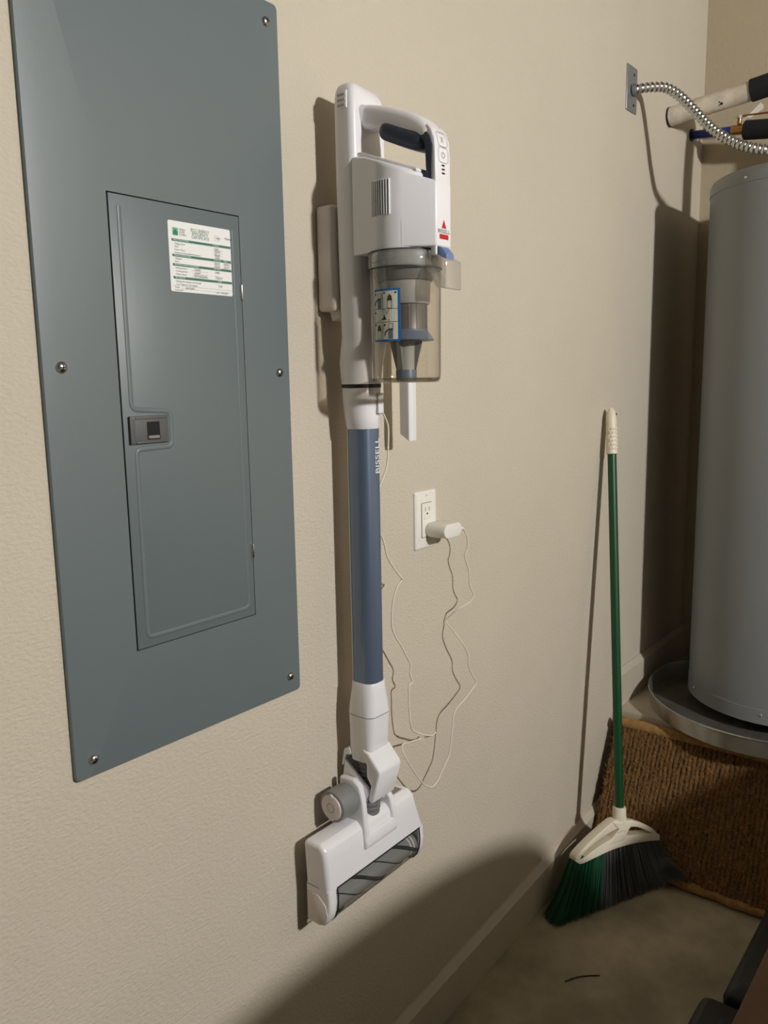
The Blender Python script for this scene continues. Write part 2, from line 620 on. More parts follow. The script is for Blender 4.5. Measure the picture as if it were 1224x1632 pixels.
for v, s in ((0.330, 'Ceiling / Roof'), (0.372, 'Wall'), (0.414, 'Frame / Floor'), (0.456, 'Ductwork (unconditioned spaces)'),
             (0.540, 'Window'), (0.582, 'Door'), (0.672, 'Heating System'), (0.716, 'Cooling System'), (0.760, 'Water Heater'),
             (0.862, 'Building Air Leakage Test Results'), (0.905, 'Duct Tightness Test Results')):
    sm.T(s, 0.085, v, 0.0031)
sm.T('Name', 0.06, 0.948, 0.003)
sm.T('Comments', 0.06, 0.985, 0.003)
sm.T('Date', 0.72, 0.975, 0.003)
for v, u0, u1 in ((0.915, 0.03, 0.99), (0.955, 0.16, 0.97), (0.678, 0.34, 0.60), (0.722, 0.34, 0.60), (0.766, 0.34, 0.60),
                  (0.335, 0.70, 0.86), (0.377, 0.70, 0.86), (0.419, 0.70, 0.86), (0.461, 0.70, 0.86), (0.545, 0.70, 0.80), (0.545, 0.86, 0.96), (0.587, 0.70, 0.80), (0.587, 0.86, 0.96), (0.678, 0.70, 0.80), (0.722, 0.70, 0.80), (0.766, 0.70, 0.80)):
    sm.rect(u0 * WS, u1 * WS, -v * HS - 0.00012, -v * HS + 0.00012)
sm.rect(0.735 * WS, 0.80 * WS, -0.197 * HS, -0.195 * HS)
for a in (0.735, 0.797):
    sm.rect(a * WS, (a + 0.003) * WS, -0.197 * HS, -0.120 * HS)
sm.rect(0.735 * WS, 0.80 * WS, -0.122 * HS, -0.120 * HS)
sm.build('small_print', 'print_grey', st)
for v, s, u in ((0.275, 'INSULATION RATING', 0.07), (0.493, 'GLASS & DOOR RATING', 0.07), (0.625, 'HEATING & COOLING EQUIPMENT', 0.07), (0.807, 'TEST RESULTS', 0.07),
                (0.275, 'R-VALUE', 0.70), (0.493, 'U-FACTOR', 0.70), (0.493, 'SHGC', 0.87), (0.625, 'EFFICIENCY', 0.70), (0.807, 'RATE', 0.76)):
    wt = SP(fs2)
    wt.T(s, u, v, 0.0026)
    wt.build('bar_lettering', 'print_white', st)
hw = SP(fs2)
rnd = random.Random(3)
for u, v, k in ((0.72, 0.32, 3), (0.72, 0.36, 4), (0.72, 0.41, 4), (0.73, 0.45, 3), (0.71, 0.535, 4), (0.87, 0.535, 4), (0.71, 0.58, 4), (0.87, 0.58, 4), (0.72, 0.67, 3), (0.72, 0.75, 5),
                (0.38, 0.665, 4), (0.38, 0.71, 4), (0.37, 0.755, 9), (0.76, 0.87, 3), (0.22, 0.945, 6), (0.80, 0.97, 5), (0.755, 0.165, 3), (0.90, 0.15, 5)):
    pts = []
    for i in range(k * 4):
        a = i * 1.5
        pts.append(((u + i * 0.0062) * WS, -v * HS + 0.0016 * math.sin(a) * (0.6 + 0.6 * rnd.random()) + 0.0004))
    hw.line(pts, 0.00032)
hw.build('handwriting', 'print_black', st)

# the cover sits close to the wall
pan.location += Vector((0.0045, 0.004, 0))

# ================================================================== WALL BRACKET
brk = thing('wall_bracket', 'off-white plastic wall bracket holding the stick vacuum', 'bracket', (1.028, 0, 1.465))
obj('dock_body', box(0.982, 1.073, -0.036, -0.0005, 1.467, 1.630, 0.006, 4), 'bracket_plastic', brk)
obj('dock_tab', prism([(-0.036, 1.470), (-0.036, 1.458), (-0.018, 1.452), (-0.012, 1.470)], 0.996, 1.05, 'x', 0.002, 2), 'bracket_plastic', brk)
obj('tool_arm', box(1.070, 1.176, -0.036, -0.010, 1.488, 1.512, 0.004, 3), 'bracket_plastic', brk)
obj('tool_peg', box(1.150, 1.164, -0.055, -0.034, 1.484, 1.508, 0.003, 3), 'bracket_plastic', brk)
ct = obj('crevice_tool', prism([(-0.037, 1.262), (-0.059, 1.249), (-0.059, 1.478), (-0.037, 1.486)], 1.146, 1.169, 'x', 0.0025, 3), 'white_plastic')
tag(ct, 'flat white plastic crevice tool hanging under the wall bracket', 'vacuum tool')

# ================================================================== STICK VACUUM
XC = 1.0285
vac = thing('stick_vacuum', 'white and blue cordless stick vacuum hanging on the wall', 'vacuum cleaner', (XC, -0.05, 0.447))
# spine / rear housing
secs = [  # z, half width, back, front, corner radius
    (1.350, 0.0310, -0.020, -0.080, 0.026), (1.362, 0.0315, -0.019, -0.081, 0.026), (1.385, 0.0330, -0.019, -0.083, 0.024),
    (1.400, 0.0350, -0.024, -0.084, 0.022), (1.425, 0.0385, -0.034, -0.085, 0.018), (1.47, 0.0405, -0.037, -0.083, 0.014),
    (1.55, 0.0412, -0.037, -0.080, 0.012), (1.66, 0.0415, -0.037, -0.079, 0.011), (1.765, 0.0415, -0.037, -0.078, 0.011),
    (1.785, 0.0410, -0.0372, -0.0775, 0.011), (1.794, 0.0392, -0.038, -0.076, 0.011), (1.800, 0.0362, -0.040, -0.073, 0.011), (1.8035, 0.0320, -0.044, -0.068, 0.010)]
rings = [ringz(rrect(XC, (b + f) / 2, 2 * h, b - f, r, 5), z) for z, h, b, f, r in secs]
# top slopes down towards the right a little, as the shell does
rings = [[(x, y, z - (0.010 * max(0, (x - XC) / 0.04) ** 2 if z > 1.76 else 0)) for x, y, z in rg] for rg in rings]
spine = obj('rear_housing', loft(rings), 'white_plastic', vac, 50)
# latch button with slots at the top
bt = obj('battery_button', box(0.9855, 0.9890, -0.068, -0.048, 1.764, 1.790, 0.0017, 3), 'white_plastic', spine)
for k in range(3):
    z = 1.7675 + 0.0075 * k
    obj('grip_slot', box(0.9842, 0.9862, -0.066, -0.050, z, z + 0.0035, 0.0009, 2), 'grey_plastic', bt)

# motor housing (plan outline: back block running into a round front)
BC, BR = -0.143, 0.0545


def motor_plan(s):
    pts = []
    for k in range(29):
        a = math.radians(20 - 220 * k / 28)
        pts.append((XC + BR * s * math.cos(a), BC + BR * s * math.sin(a)))
    hw_ = 0.040 * s
    pts += [(XC - hw_ - 0.004, -0.100), (XC - hw_, -0.074), (XC + hw_, -0.074), (XC + hw_ + 0.004, -0.100)]
    return pts


def ztop(y):
    return 1.692 - 0.36 * max(0.0, (-0.085 - y))


rings = []
for s, dz, zb in ((0.965, 0, 1.5480), (0.985, 0, 1.5485), (0.993, 0, 1.552), (0.993, 0, 1.585), (1.0, 0, 1.592)):
    rings.append([(x, y, zb) for x, y in motor_plan(s)])
for s, dz in ((1.0, -0.006), (0.992, -0.002), (0.97, 0.0), (0.90, 0.002)):
    rings.append([(x, y, ztop(y) + dz) for x, y in motor_plan(s)])
mot = obj('motor_housing', loft(rings), 'grey_plastic', vac, 50)
mot.data.materials[0] = MATS['white_plastic']
# vent slots on the side
vt = Print(lambda u, v: (XC + (BR + 0.0004) * math.cos(u), BC + (BR + 0.0004) * math.sin(u), v))
a0, a1 = math.radians(157), math.radians(194)
vt.rect(a0, a1, 1.598, 1.646, 8)
vt.build('vent_recess', 'dark_grey', mot)
for k in range(9):
    a = a0 + (a1 - a0) * (k + 0.1) / 8.2
    c, s_ = math.cos(a), math.sin(a)
    p0 = Vector((XC + (BR - 0.001) * c, BC + (BR - 0.001) * s_, 0))
    t = Vector((-s_, c, 0)) * 0.0011
    o_ = Vector((c, s_, 0)) * 0.0032
    poly = [(p0 - t), (p0 + t), (p0 + t + o_), (p0 - t + o_)]
    obj('vent_slat', prism([(p.x, p.y) for p in poly], 1.597, 1.647, 'z', 0.0004, 1), 'white_plastic', mot)
# front box below the handle, carrying the emblem
bm = prism([(XC - 0.0190, -0.2155), (XC - 0.0462, -0.1717), (XC - 0.040, -0.150), (XC + 0.040, -0.150), (XC + 0.0462, -0.1717), (XC + 0.0190, -0.2155)], 1.5495, 1.6420, 'z', 0.0)
for v in bm.verts:
    if v.co.z > 1.6:
        v.co.z = ztop(v.co.y) - 0.0045
es = [e for e in bm.edges if min(v.co.y for v in e.verts) < -0.21]
bmesh.ops.bevel(bm, geom=es, offset=0.003, segments=3, profile=0.5, affect='EDGES', clamp_overlap=True)
fb = obj('front_housing', bm, 'white_plastic', vac)
FY = -0.2155
on_front = lambda u, v: (XC + u, FY - 0.0003, 1.5 + v)
pr = Print(on_front)
pr.poly([(-0.0060, 0.0760), (0.0060, 0.0760), (0.0, 0.0885)])
pr.rrect(-0.0115, 0.0115, 0.0605, 0.0675, 0.0012)
pr.build('red_emblem', 'print_red', fb)
pr = Print(on_front)
pr.text('BISSELL', 0, 0.0690, 0.0078, 'C', 0.030)
pr.build('black_wordmark', 'print_black', fb)

# handle: top bar running out of the spine, rounding into a post
path = [(XC, -0.070, 1.756), (XC, -0.092, 1.752), (XC, -0.125, 1.742), (XC, -0.160, 1.728), (XC, -0.186, 1.7165), (XC, -0.199, 1.704), (XC, -0.2045, 1.688), (XC, -0.2055, 1.665), (XC, -0.2065, 1.640)]
cp = catmull(path, 6)
L_ = len(cp) - 1


def hsec(i):
    t = i / L_
    # radial thickness falls from the bar to the post
    th = 0.0175 if t < 0.40 else (0.0175 - (0.0175 - 0.0072) * min(1, (t - 0.40) / 0.25))
    wd = 0.026 if t <= 0.06 else (0.0215 if t < 0.6 else 0.0185)
    return th, wd


rings = []
for i, p in enumerate(cp):
    t = (cp[min(i + 1, L_)] - cp[max(i - 1, 0)]).normalized()
    nn = Vector((0, -t.z, t.y))       # in the plane of the handle
    if nn.z < 0 and i < L_ * 0.5:
        nn = -nn
    th, wd = hsec(i)
    nn = Vector((1, 0, 0)).cross(t).normalized()
    ring = rrect(0, 0, 2 * wd, 2 * th, min(th, 0.0100), 4)
    rings.append([tuple(p + Vector((1, 0, 0)) * a + nn * b) for a, b in ring])
hd = obj('handle', loft(rings), 'white_plastic', vac, 60)
# soft grip under the bar
gp = catmull([(XC, -0.108, 1.7330), (XC, -0.125, 1.7265), (XC, -0.150, 1.7155), (XC, -0.175, 1.7055), (XC, -0.196, 1.6985)], 6)
ng = len(gp) - 1
rings = []
for i, p in enumerate(gp):
    t = (gp[min(i + 1, ng)] - gp[max(i - 1, 0)]).normalized()
    nn = Vector((1, 0, 0)).cross(t).normalized()
    k = math.sqrt(max(0.02, 1 - abs(2 * i / ng - 1) ** 6))
    ring = rrect(0, 0, 2 * 0.0235 * k, 2 * 0.0150 * k, 0.0125 * k, 5)
    rings.append([tuple(p + Vector((1, 0, 0)) * a + nn * b) for a, b in ring])
obj('soft_grip', loft(rings), 'navy_grip', hd, 60)
obj('post_lining', prism([(-0.1860, 1.7040), (-0.1930, 1.7010), (-0.1965, 1.692), (-0.1985, 1.648), (-0.2085, 1.638), (-0.2098, 1.69), (-0.2045, 1.704), (-0.196, 1.713)], XC - 0.0207, XC + 0.0207, 'x', 0.0015, 2), 'navy_grip', hd)
obj('grip_foot', prism([(-0.172, 1.664), (-0.203, 1.6505), (-0.203, 1.644), (-0.176, 1.655)], XC - 0.0208, XC + 0.0208, 'x', 0.001, 2), 'navy_grip', hd)
# control panel on the face of the post
cpn = obj('control_panel', prism([(-0.2000, 1.7215), (-0.2075, 1.7130), (-0.2128, 1.6990), (-0.2142, 1.68), (-0.2148, 1.638), (-0.2075, 1.638), (-0.2065, 1.69), (-0.2010, 1.706), (-0.194, 1.714)], XC - 0.0192, XC + 0.0192, 'x', 0.002, 3), 'white_plastic', vac)


def on_post(u, v):
    pts = [(1.7215, -0.2000), (1.7130, -0.2075), (1.6990, -0.2128), (1.68, -0.2142), (1.638, -0.2148)]
    z = 1.6 + v
    for (za, ya), (zb, yb) in zip(pts, pts[1:]):
        if zb <= z <= za:
            y = ya + (yb - ya) * (z - za) / (zb - za)
            break
    else:
        y = -0.2148
    return (XC + u, y - 0.0009, z)


for zc, hh in ((0.1005, 0.0100), (0.0785, 0.0105)):
    pr = Print(on_post)
    out = rrect(0.001, zc, 0.0240, 2 * hh, 0.005, 4)
    pr.line(out + [out[0]], 0.0007)
    pr.build('button_outline', 'grey_plastic', cpn)
pr = Print(on_post)
pr.line([(-0.003, 0.104), (0.003, 0.096)], 0.0008)
pr.line([(-0.003, 0.096), (0.003, 0.104)], 0.0008)
ci = [(0.004 * math.cos(a) + 0.0005, 0.0785 + 0.004 * math.sin(a)) for a in [PI * 0.65 + 1.7 * PI * k / 14 for k in range(15)]]
pr.line(ci, 0.0007)
pr.line([(0.0005, 0.0785), (0.0005, 0.0835)], 0.0007)
pr.build('button_symbol', 'mid_grey', cpn)
pr = Print(on_post)
for z in (0.0640, 0.0585, 0.0530):
    pr.rrect(-0.0035, 0.0035, z - 0.0011, z + 0.0011, 0.001)
pr.build('charge_indicator', 'near_black', cpn)
# small clear lip on the right of the housing top, seen through the handle
obj('housing_collar', prism([(-0.075, 1.6935), (-0.190, 1.655), (-0.190, 1.660), (-0.085, 1.700), (-0.075, 1.700)], XC - 0.032, XC + 0.032, 'x', 0.002, 2), 'white_plastic', vac)

# dust bin
prof = [(0.0480, 1.3530), (0.0510, 1.3545), (0.0535, 1.3580), (0.0545, 1.3640), (0.0548, 1.40), (0.0552, 1.46), (0.0556, 1.5230)]
dbin = obj('dust_bin', lathe([(0.002, 1.3530)] + prof, XC, BC, 56, None, False), 'bin_clear', vac, 60)
obj('bin_rim', lathe([(0.0556, 1.5235), (0.0566, 1.525), (0.0572, 1.5265), (0.0572, 1.5455), (0.0560, 1.5470), (0.0535, 1.5475), (0.0535, 1.5235)], XC, BC, 56, None, False), 'latch_clear', dbin, 40)
obj('rim_seam', lathe([(0.0557, 1.5222), (0.0568, 1.5228), (0.0568, 1.5240), (0.0557, 1.5246)], XC, BC, 56, None, False), 'dark_grey', dbin, 40)
obj('rim_gasket', lathe([(0.0540, 1.5468), (0.0566, 1.5474), (0.0566, 1.5486), (0.0540, 1.5492)], XC, BC, 56, None, False), 'dark_grey', dbin, 40)
# moulded recess outline on the rim
pr = Print(lambda u, v: (XC + 0.0576 * math.cos(u), BC + 0.0576 * math.sin(u), v))
pts = [(math.radians(a), z) for a, z in ((150, 1.5435), (160, 1.545), (175, 1.5455), (190, 1.545), (205, 1.544), (203, 1.536), (199, 1.533), (185, 1.532), (170, 1.531), (156, 1.531))]
pr.line(pts + [pts[0]], 0.0008)
pr.build('rim_moulding', 'mid_grey', dbin)
# release latch in front
ltc = obj('bin_latch', prism([(-0.190, 1.543), (-0.2120, 1.540), (-0.2330, 1.528), (-0.2330, 1.487), (-0.2135, 1.492), (-0.2035, 1.512), (-0.190, 1.522)], XC - 0.0205, XC + 0.0205, 'x', 0.0025, 3), 'latch_clear', vac)
obj('latch_button', prism([(-0.200, 1.549), (-0.2180, 1.549), (-0.2270, 1.5385), (-0.2270, 1.531), (-0.200, 1.540)], XC - 0.0105, XC + 0.0105, 'x', 0.002, 2), 'steel_blue', ltc)
for s in (-1, 1):
    obj('latch_post', box(XC + s * 0.0165 - 0.0022, XC + s * 0.0165 + 0.0022, -0.214, -0.205, 1.537, 1.553, 0.001, 2), 'white_plastic', ltc)
# cyclone inside
obj('cyclone_collar', lathe([(0.0500, 1.5455), (0.0505, 1.5260), (0.0480, 1.5180), (0.0420, 1.5060)], XC, BC, 48), 'mid_grey', dbin, 40)
obj('bin_base', lathe([(0.0300, 1.3525), (0.0480, 1.3528), (0.0515, 1.3545), (0.0538, 1.3590), (0.0530, 1.3600), (0.0500, 1.3562), (0.0300, 1.3550)], XC, BC, 56, None, False), 'base_clear', dbin, 60)
obj('cyclone_crown', lathe([(0.0395, 1.5080), (0.0390, 1.498), (0.0380, 1.474), (0.0365, 1.4715), (0.034, 1.4710)], XC, BC, 48), 'grey_plastic', dbin, 40)
obj('cyclone_screen', lathe([(0.0340, 1.4715), (0.0335, 1.4700), (0.0335, 1.4340), (0.0345, 1.4330)], XC, BC, 48), 'cyclone_mesh', dbin, 40)
for k in range(16):
    a = 2 * PI * k / 16
    obj('screen_rib', sweep([(XC + 0.0337 * math.cos(a), BC + 0.0337 * math.sin(a), 1.434), (XC + 0.0337 * math.cos(a), BC + 0.0337 * math.sin(a), 1.4705)], 0.0007, 5), 'mid_grey', dbin)
obj('cyclone_skirt', lathe([(0.0345, 1.4335), (0.0350, 1.4300), (0.0400, 1.4240), (0.0440, 1.4175), (0.0430, 1.4168), (0.0270, 1.4190), (0.0200, 1.4150)], XC, BC, 48), 'slate_blue', dbin, 40)
obj('cyclone_cone', lathe([(0.0180, 1.4180), (0.0160, 1.4120), (0.0145, 1.4050), (0.0140, 1.372)], XC, BC, 32), 'grey_plastic', dbin, 50)
obj('cone_tip', lathe([(0.0162, 1.3725), (0.0165, 1.3715), (0.0160, 1.3545)], XC, BC, 32), 'slate_blue', dbin, 40)
for k in range(4):
    a = math.radians(15 + 90 * k)
    c, s_ = math.cos(a), math.sin(a)
    t = Vector((-s_, c, 0)) * 0.0009
    bm = bmesh.new()
    P4 = [(0.0150, 1.4165), (0.0275, 1.4165), (0.0165, 1.3725), (0.0140, 1.3725)]
    v0 = [bm.verts.new((XC + rr * c + t.x, BC + rr * s_ + t.y, z)) for rr, z in P4]
    v1 = [bm.verts.new((XC + rr * c - t.x, BC + rr * s_ - t.y, z)) for rr, z in P4]
    bm.faces.new(v0)
    bm.faces.new(list(reversed(v1)))
    for i in range(4):
        bm.faces.new((v0[i], v1[i], v1[(i + 1) % 4], v0[(i + 1) % 4]))
    obj('cone_fin', bm, 'mid_grey', dbin)
# instruction sticker wrapped on the bin
RS = 0.0556


def on_bin(off):
    return lambda u, v: (XC + (RS + off) * math.cos(u / RS), BC + (RS + off) * math.sin(u / RS), v)


U0, U1 = math.radians(160) * RS, math.radians(209) * RS
V0, V1 = 1.4145, 1.4915
UW = U1 - U0


def wrap_rect(pr, u0, u1, v0, v1):
    pr.rect(u0, u1, v0, v1, 10)


bs = Print(on_bin(0.0003))
wrap_rect(bs, U0, U1, V0, V1)
bso = bs.build('instruction_sticker', 'sticker_blue', dbin)
bso['label'] = 'blue-bordered instruction sticker'
wt = Print(on_bin(0.0007))
wrap_rect(wt, U0 + 0.002, U1 - 0.0038, V0 + 0.0028, V1 - 0.0032)
wt.build('sticker_face', 'sticker_cream', bso)
ln = Print(on_bin(0.0010))
um = U0 + 0.40 * UW
H = V1 - V0
for v in (V0 + 0.62 * H, V0 + 0.37 * H):
    wrap_rect(ln, U0 + 0.002, U1 - 0.0038, v - 0.0003, v + 0.0003)
ln.rect(um - 0.0003, um + 0.0003, V0 + 0.62 * H, V1 - 0.003)
ln.rect(um - 0.0003, um + 0.0003, V0 + 0.003, V0 + 0.37 * H)
for u, v in ((0.09, 0.90), (0.47, 0.92), (0.09, 0.55), (0.09, 0.32), (0.47, 0.31), (0.86, 0.92)):
    ln.disc(U0 + u * UW, V0 + v * H, 0.0016)


def pic(u, v, k):
    """small line drawing in a sticker cell"""
    cu, cv = U0 + u * UW, V0 + v * H
    if k in (0, 4):      # housing lifted off the bin, hand at the side
        ln.line([(cu - 0.003, cv + 0.004), (cu - 0.003, cv + 0.011), (cu + 0.004, cv + 0.011), (cu + 0.004, cv + 0.004), (cu - 0.003, cv + 0.004)], 0.0006)
        ln.rect(cu - 0.0042, cu + 0.0042, cv + 0.0018, cv + 0.0034)
        ln.line([(cu - 0.0042, cv + 0.002), (cu - 0.0085, cv - 0.001), (cu - 0.010, cv - 0.006)], 0.0018)
    elif k in (1, 3):    # filter lifted out with a hand
        for s in (-1, 0, 1):
            ln.line([(cu + s * 0.0024, cv + 0.002), (cu + s * 0.0020, cv + 0.0095 - abs(s) * 0.002)], 0.0017)
        ln.rect(cu - 0.0042, cu + 0.0042, cv + 0.0008, cv + 0.0028)
        ln.line([(cu - 0.0036, cv), (cu - 0.0036, cv - 0.011), (cu + 0.0036, cv - 0.011), (cu + 0.0036, cv), (cu - 0.0036, cv)], 0.0006)
    else:                # emptying over a pile
        ln.line([(cu - 0.002, cv + 0.003), (cu - 0.0025, cv + 0.009), (cu + 0.002, cv + 0.008), (cu + 0.004, cv + 0.002), (cu + 0.009, cv + 0.009)], 0.0006)
        ln.poly([(cu - 0.006, cv - 0.006), (cu + 0.004, cv - 0.006), (cu + 0.0015, cv - 0.002), (cu + 0.001, cv + 0.001), (cu - 0.001, cv + 0.001), (cu - 0.0015, cv - 0.003)])
        ln.rect(cu - 0.009, cu + 0.009, cv - 0.0072, cv - 0.006)


pic(0.27, 0.77, 0)
pic(0.66, 0.77, 1)
pic(0.46, 0.49, 2)
pic(0.25, 0.20, 3)
pic(0.68, 0.19, 4)
ln.build('sticker_drawing', 'print_black', bso)
for u, v in ((0.27, 0.71), (0.68, 0.13)):
    gb = Print(on_bin(0.0009))
    gb.rect(U0 + u * UW - 0.0037, U0 + u * UW + 0.0037, V0 + v * H - 0.0065, V0 + v * H + 0.0065)
    gb.build('sticker_shading', 'slate_blue', bso)

# joint under the housing and the wand
obj('joint_seam', loft([ringz(rrect(XC, -0.050, 0.0625, 0.0605, 0.026), z) for z in (1.3455, 1.3515)]), 'near_black', vac, 40)
so = obj('upper_socket', loft([ringz(rrect(XC, -0.050 - (0.002 if z < 1.30 else 0), wv, dv, rv), z) for z, wv, dv, rv in
         ((1.2785, 0.0500, 0.0500, 0.022), (1.2795, 0.0515, 0.0515, 0.022), (1.300, 0.0550, 0.0540, 0.023), (1.33, 0.0600, 0.0585, 0.025), (1.345, 0.0615, 0.0595, 0.026), (1.3462, 0.0605, 0.0585, 0.026))]), 'white_plastic', vac, 50)
obj('release_tab', box(1.0325, 1.0465, -0.0822, -0.076, 1.3035, 1.3355, 0.0015, 3), 'white_plastic', so)
obj('charging_port', box(1.050, 1.0570, -0.060, -0.046, 1.306, 1.320, 0.002, 2), 'grey_plastic', so)
tb = Print(lambda u, v: (u, -0.0815, v))
o4 = rrect(1.0395, 1.3195, 0.0150, 0.0330, 0.003, 3)
tb.line(o4 + [o4[0]], 0.0010)
tb.build('tab_outline', 'mid_grey', so)
TC = -0.052
tube_sec = rrect(XC, TC, 0.0460, 0.0480, 0.0175, 6)
wand = obj('wand', loft([ringz(tube_sec, 0.838), ringz(tube_sec, 1.2800)]), 'tube_blue', vac, 60)
wandback = obj('wand_spine', box(XC - 0.013, XC + 0.013, TC + 0.019, TC + 0.0265, 0.838, 1.280, 0.003, 2), 'white_plastic', wand)
vs, fsx = text_geo('BISSELL', 0.0145)
x0, x1 = min(p[0] for p in vs), max(p[0] for p in vs)
k = 0.058 / (x1 - x0)
me = bpy.data.meshes.new('wordmark')
me.from_pydata([(1.0340 - (p[1] - 0.005), TC - 0.0246, 1.2055 + (p[0] - x0) * k) for p in vs], [], fsx)
me.materials.append(MATS['print_white'])
link(bpy.data.objects.new('wordmark', me), wand)

# lower socket
lo = obj('lower_socket', loft([ringz(rrect(XC, TC, wv, dv, rv), z) for z, wv, dv, rv in
         ((0.786, 0.0600, 0.0580, 0.016), (0.800, 0.0590, 0.0570, 0.017), (0.828, 0.0530, 0.0530, 0.019), (0.842, 0.0505, 0.0520, 0.019), (0.8435, 0.049, 0.0505, 0.019))]), 'white_plastic', vac, 50)
obj('socket_seam', loft([ringz(rrect(XC, TC, 0.0595, 0.0575, 0.016), z) for z in (0.7835, 0.7865)]), 'slate_blue', vac, 40)
# joint body: square sleeve with a front shield
jb = obj('joint_body', loft([ringz(rrect(XC, c, wv, dv, rv), z) for z, c, wv, dv, rv in
         ((0.7000, -0.046, 0.052, 0.034, 0.008), (0.7100, -0.049, 0.055, 0.042, 0.009), (0.725, -0.0510, 0.0560, 0.050, 0.010), (0.760, TC, 0.0580, 0.0550, 0.014), (0.7845, TC, 0.0600, 0.0580, 0.016))]), 'white_plastic', vac, 50)
obj('front_shield', prism([(-0.060, 0.728), (-0.074, 0.722), (-0.097, 0.697), (-0.0985, 0.690), (-0.082, 0.634), (-0.076, 0.630), (-0.071, 0.636), (-0.082, 0.688), (-0.062, 0.706)], XC - 0.0305, XC + 0.0305, 'x', 0.006, 4), 'white_plastic', jb)
obj('shield_skirt', prism([(-0.066, 0.7105), (-0.0875, 0.689), (-0.080, 0.655), (-0.066, 0.676)], XC - 0.027, XC + 0.027, 'x', 0.002, 2), 'white_plastic', jb)
obj('rear_lip', prism([(-0.030, 0.722), (-0.0165, 0.716), (-0.0095, 0.684), (-0.0145, 0.684), (-0.0210, 0.706), (-0.034, 0.709)], XC - 0.0290, XC + 0.0290, 'x', 0.0015, 2), 'white_plastic', jb)
obj('release_button', box(XC + 0.028, XC + 0.0335, -0.062, -0.046, 0.738, 0.756, 0.0025, 3), 'white_plastic', jb)
# ribbed hose in the gap
hp = catmull([(XC, -0.046, 0.712), (XC, -0.048, 0.685), (XC, -0.050, 0.655), (XC, -0.050, 0.625), (XC, -0.046, 0.590), (XC, -0.044, 0.566)], 14)
obj('ribbed_hose', sweep(hp, lambda i: 0.0185 + 0.0016 * math.cos(i * 2 * PI / 3.5), 20, up=(1, 0, 0)), 'hose_dark', vac, 80)
# inner yoke that swings inside the shield
yk = obj('inner_yoke', prism([(-0.018, 0.697), (-0.070, 0.658), (-0.074, 0.648), (-0.060, 0.612), (-0.044, 0.606), (-0.022, 0.630), (-0.012, 0.660)], XC - 0.0300, XC - 0.0240, 'x', 0.002, 2), 'white_plastic', vac)
prism([(-0.018, 0.697), (-0.070, 0.658), (-0.074, 0.648), (-0.060, 0.612), (-0.044, 0.606), (-0.022, 0.630), (-0.012, 0.660)], XC + 0.0240, XC + 0.0300, 'x', 0.002, 2).free()
obj('inner_yoke', prism([(-0.018, 0.697), (-0.070, 0.658), (-0.074, 0.648), (-0.060, 0.612), (-0.044, 0.606), (-0.022, 0.630), (-0.012, 0.660)], XC + 0.0240, XC + 0.0300, 'x', 0.002, 2), 'white_plastic', vac)
obj('yoke_bridge', prism([(-0.014, 0.690), (-0.020, 0.694), (-0.026, 0.640), (-0.020, 0.632), (-0.012, 0.655)], XC - 0.027, XC + 0.027, 'x', 0.002, 2), 'white_plastic', vac)

# floor head
HX0, HX1 = 0.888, 1.150
body = [(-0.0200, 0.598), (-0.0560, 0.600), (-0.0640, 0.597), (-0.0690, 0.588), (-0.0715, 0.5700), (-0.0740, 0.5165), (-0.0600, 0.5125), (-0.0500, 0.520), (-0.0200, 0.520)]
hb = prism(body, HX0, HX1, 'x', 0.0, 3)
for v in hb.verts:           # sides lean outwards towards the brush
    t = (0.600 - v.co.z) / 0.09
    if v.co.x > XC:
        v.co.x += -0.016 + 0.026 * max(0, t) ** 1.5
    else:
        v.co.x += -0.002 + 0.004 * t
es = [e for e in hb.edges if e.calc_face_angle(0) > math.radians(35) and all(v.co.z > 0.53 for v in e.verts)]
es += [e for e in hb.edges if e not in es and e.calc_face_angle(0) > math.radians(35) and max(v.co.z for v in e.verts) > 0.53 and abs(e.verts[0].co.z - e.verts[1].co.z) > 0.02]
bmesh.ops.bevel(hb, geom=es, offset=0.009, segments=5, profile=0.5, affect='EDGES', clamp_overlap=True)
head = obj('head_body', hb, 'white_plastic', vac, 40)
full = [(-0.0200, 0.5175), (-0.0740, 0.5175), (-0.0755, 0.495), (-0.0740, 0.478), (-0.0690, 0.4630), (-0.0600, 0.4520), (-0.0480, 0.4470), (-0.0300, 0.4475), (-0.0200, 0.455)]
for x0, x1 in ((0.8898, 0.9100), (1.1430, 1.1570)):
    cb = prism(full, x0, x1, 'x', 0.0)
    es = [e for e in cb.edges if e.calc_face_angle(0) > math.radians(35) and min(v.co.z for v in e.verts) < 0.516]
    bmesh.ops.bevel(cb, geom=es, offset=0.005, segments=4, profile=0.5, affect='EDGES', clamp_overlap=True)
    obj('head_end_cap', cb, 'white_plastic', head, 40)
obj('side_cover', prism([(-0.024, 0.5060), (-0.050, 0.5060), (-0.066, 0.492), (-0.0705, 0.474), (-0.066, 0.461), (-0.054, 0.4535), (-0.024, 0.4535)], 0.8880, 0.8905, 'x', 0.0012, 2), 'bracket_plastic', head)
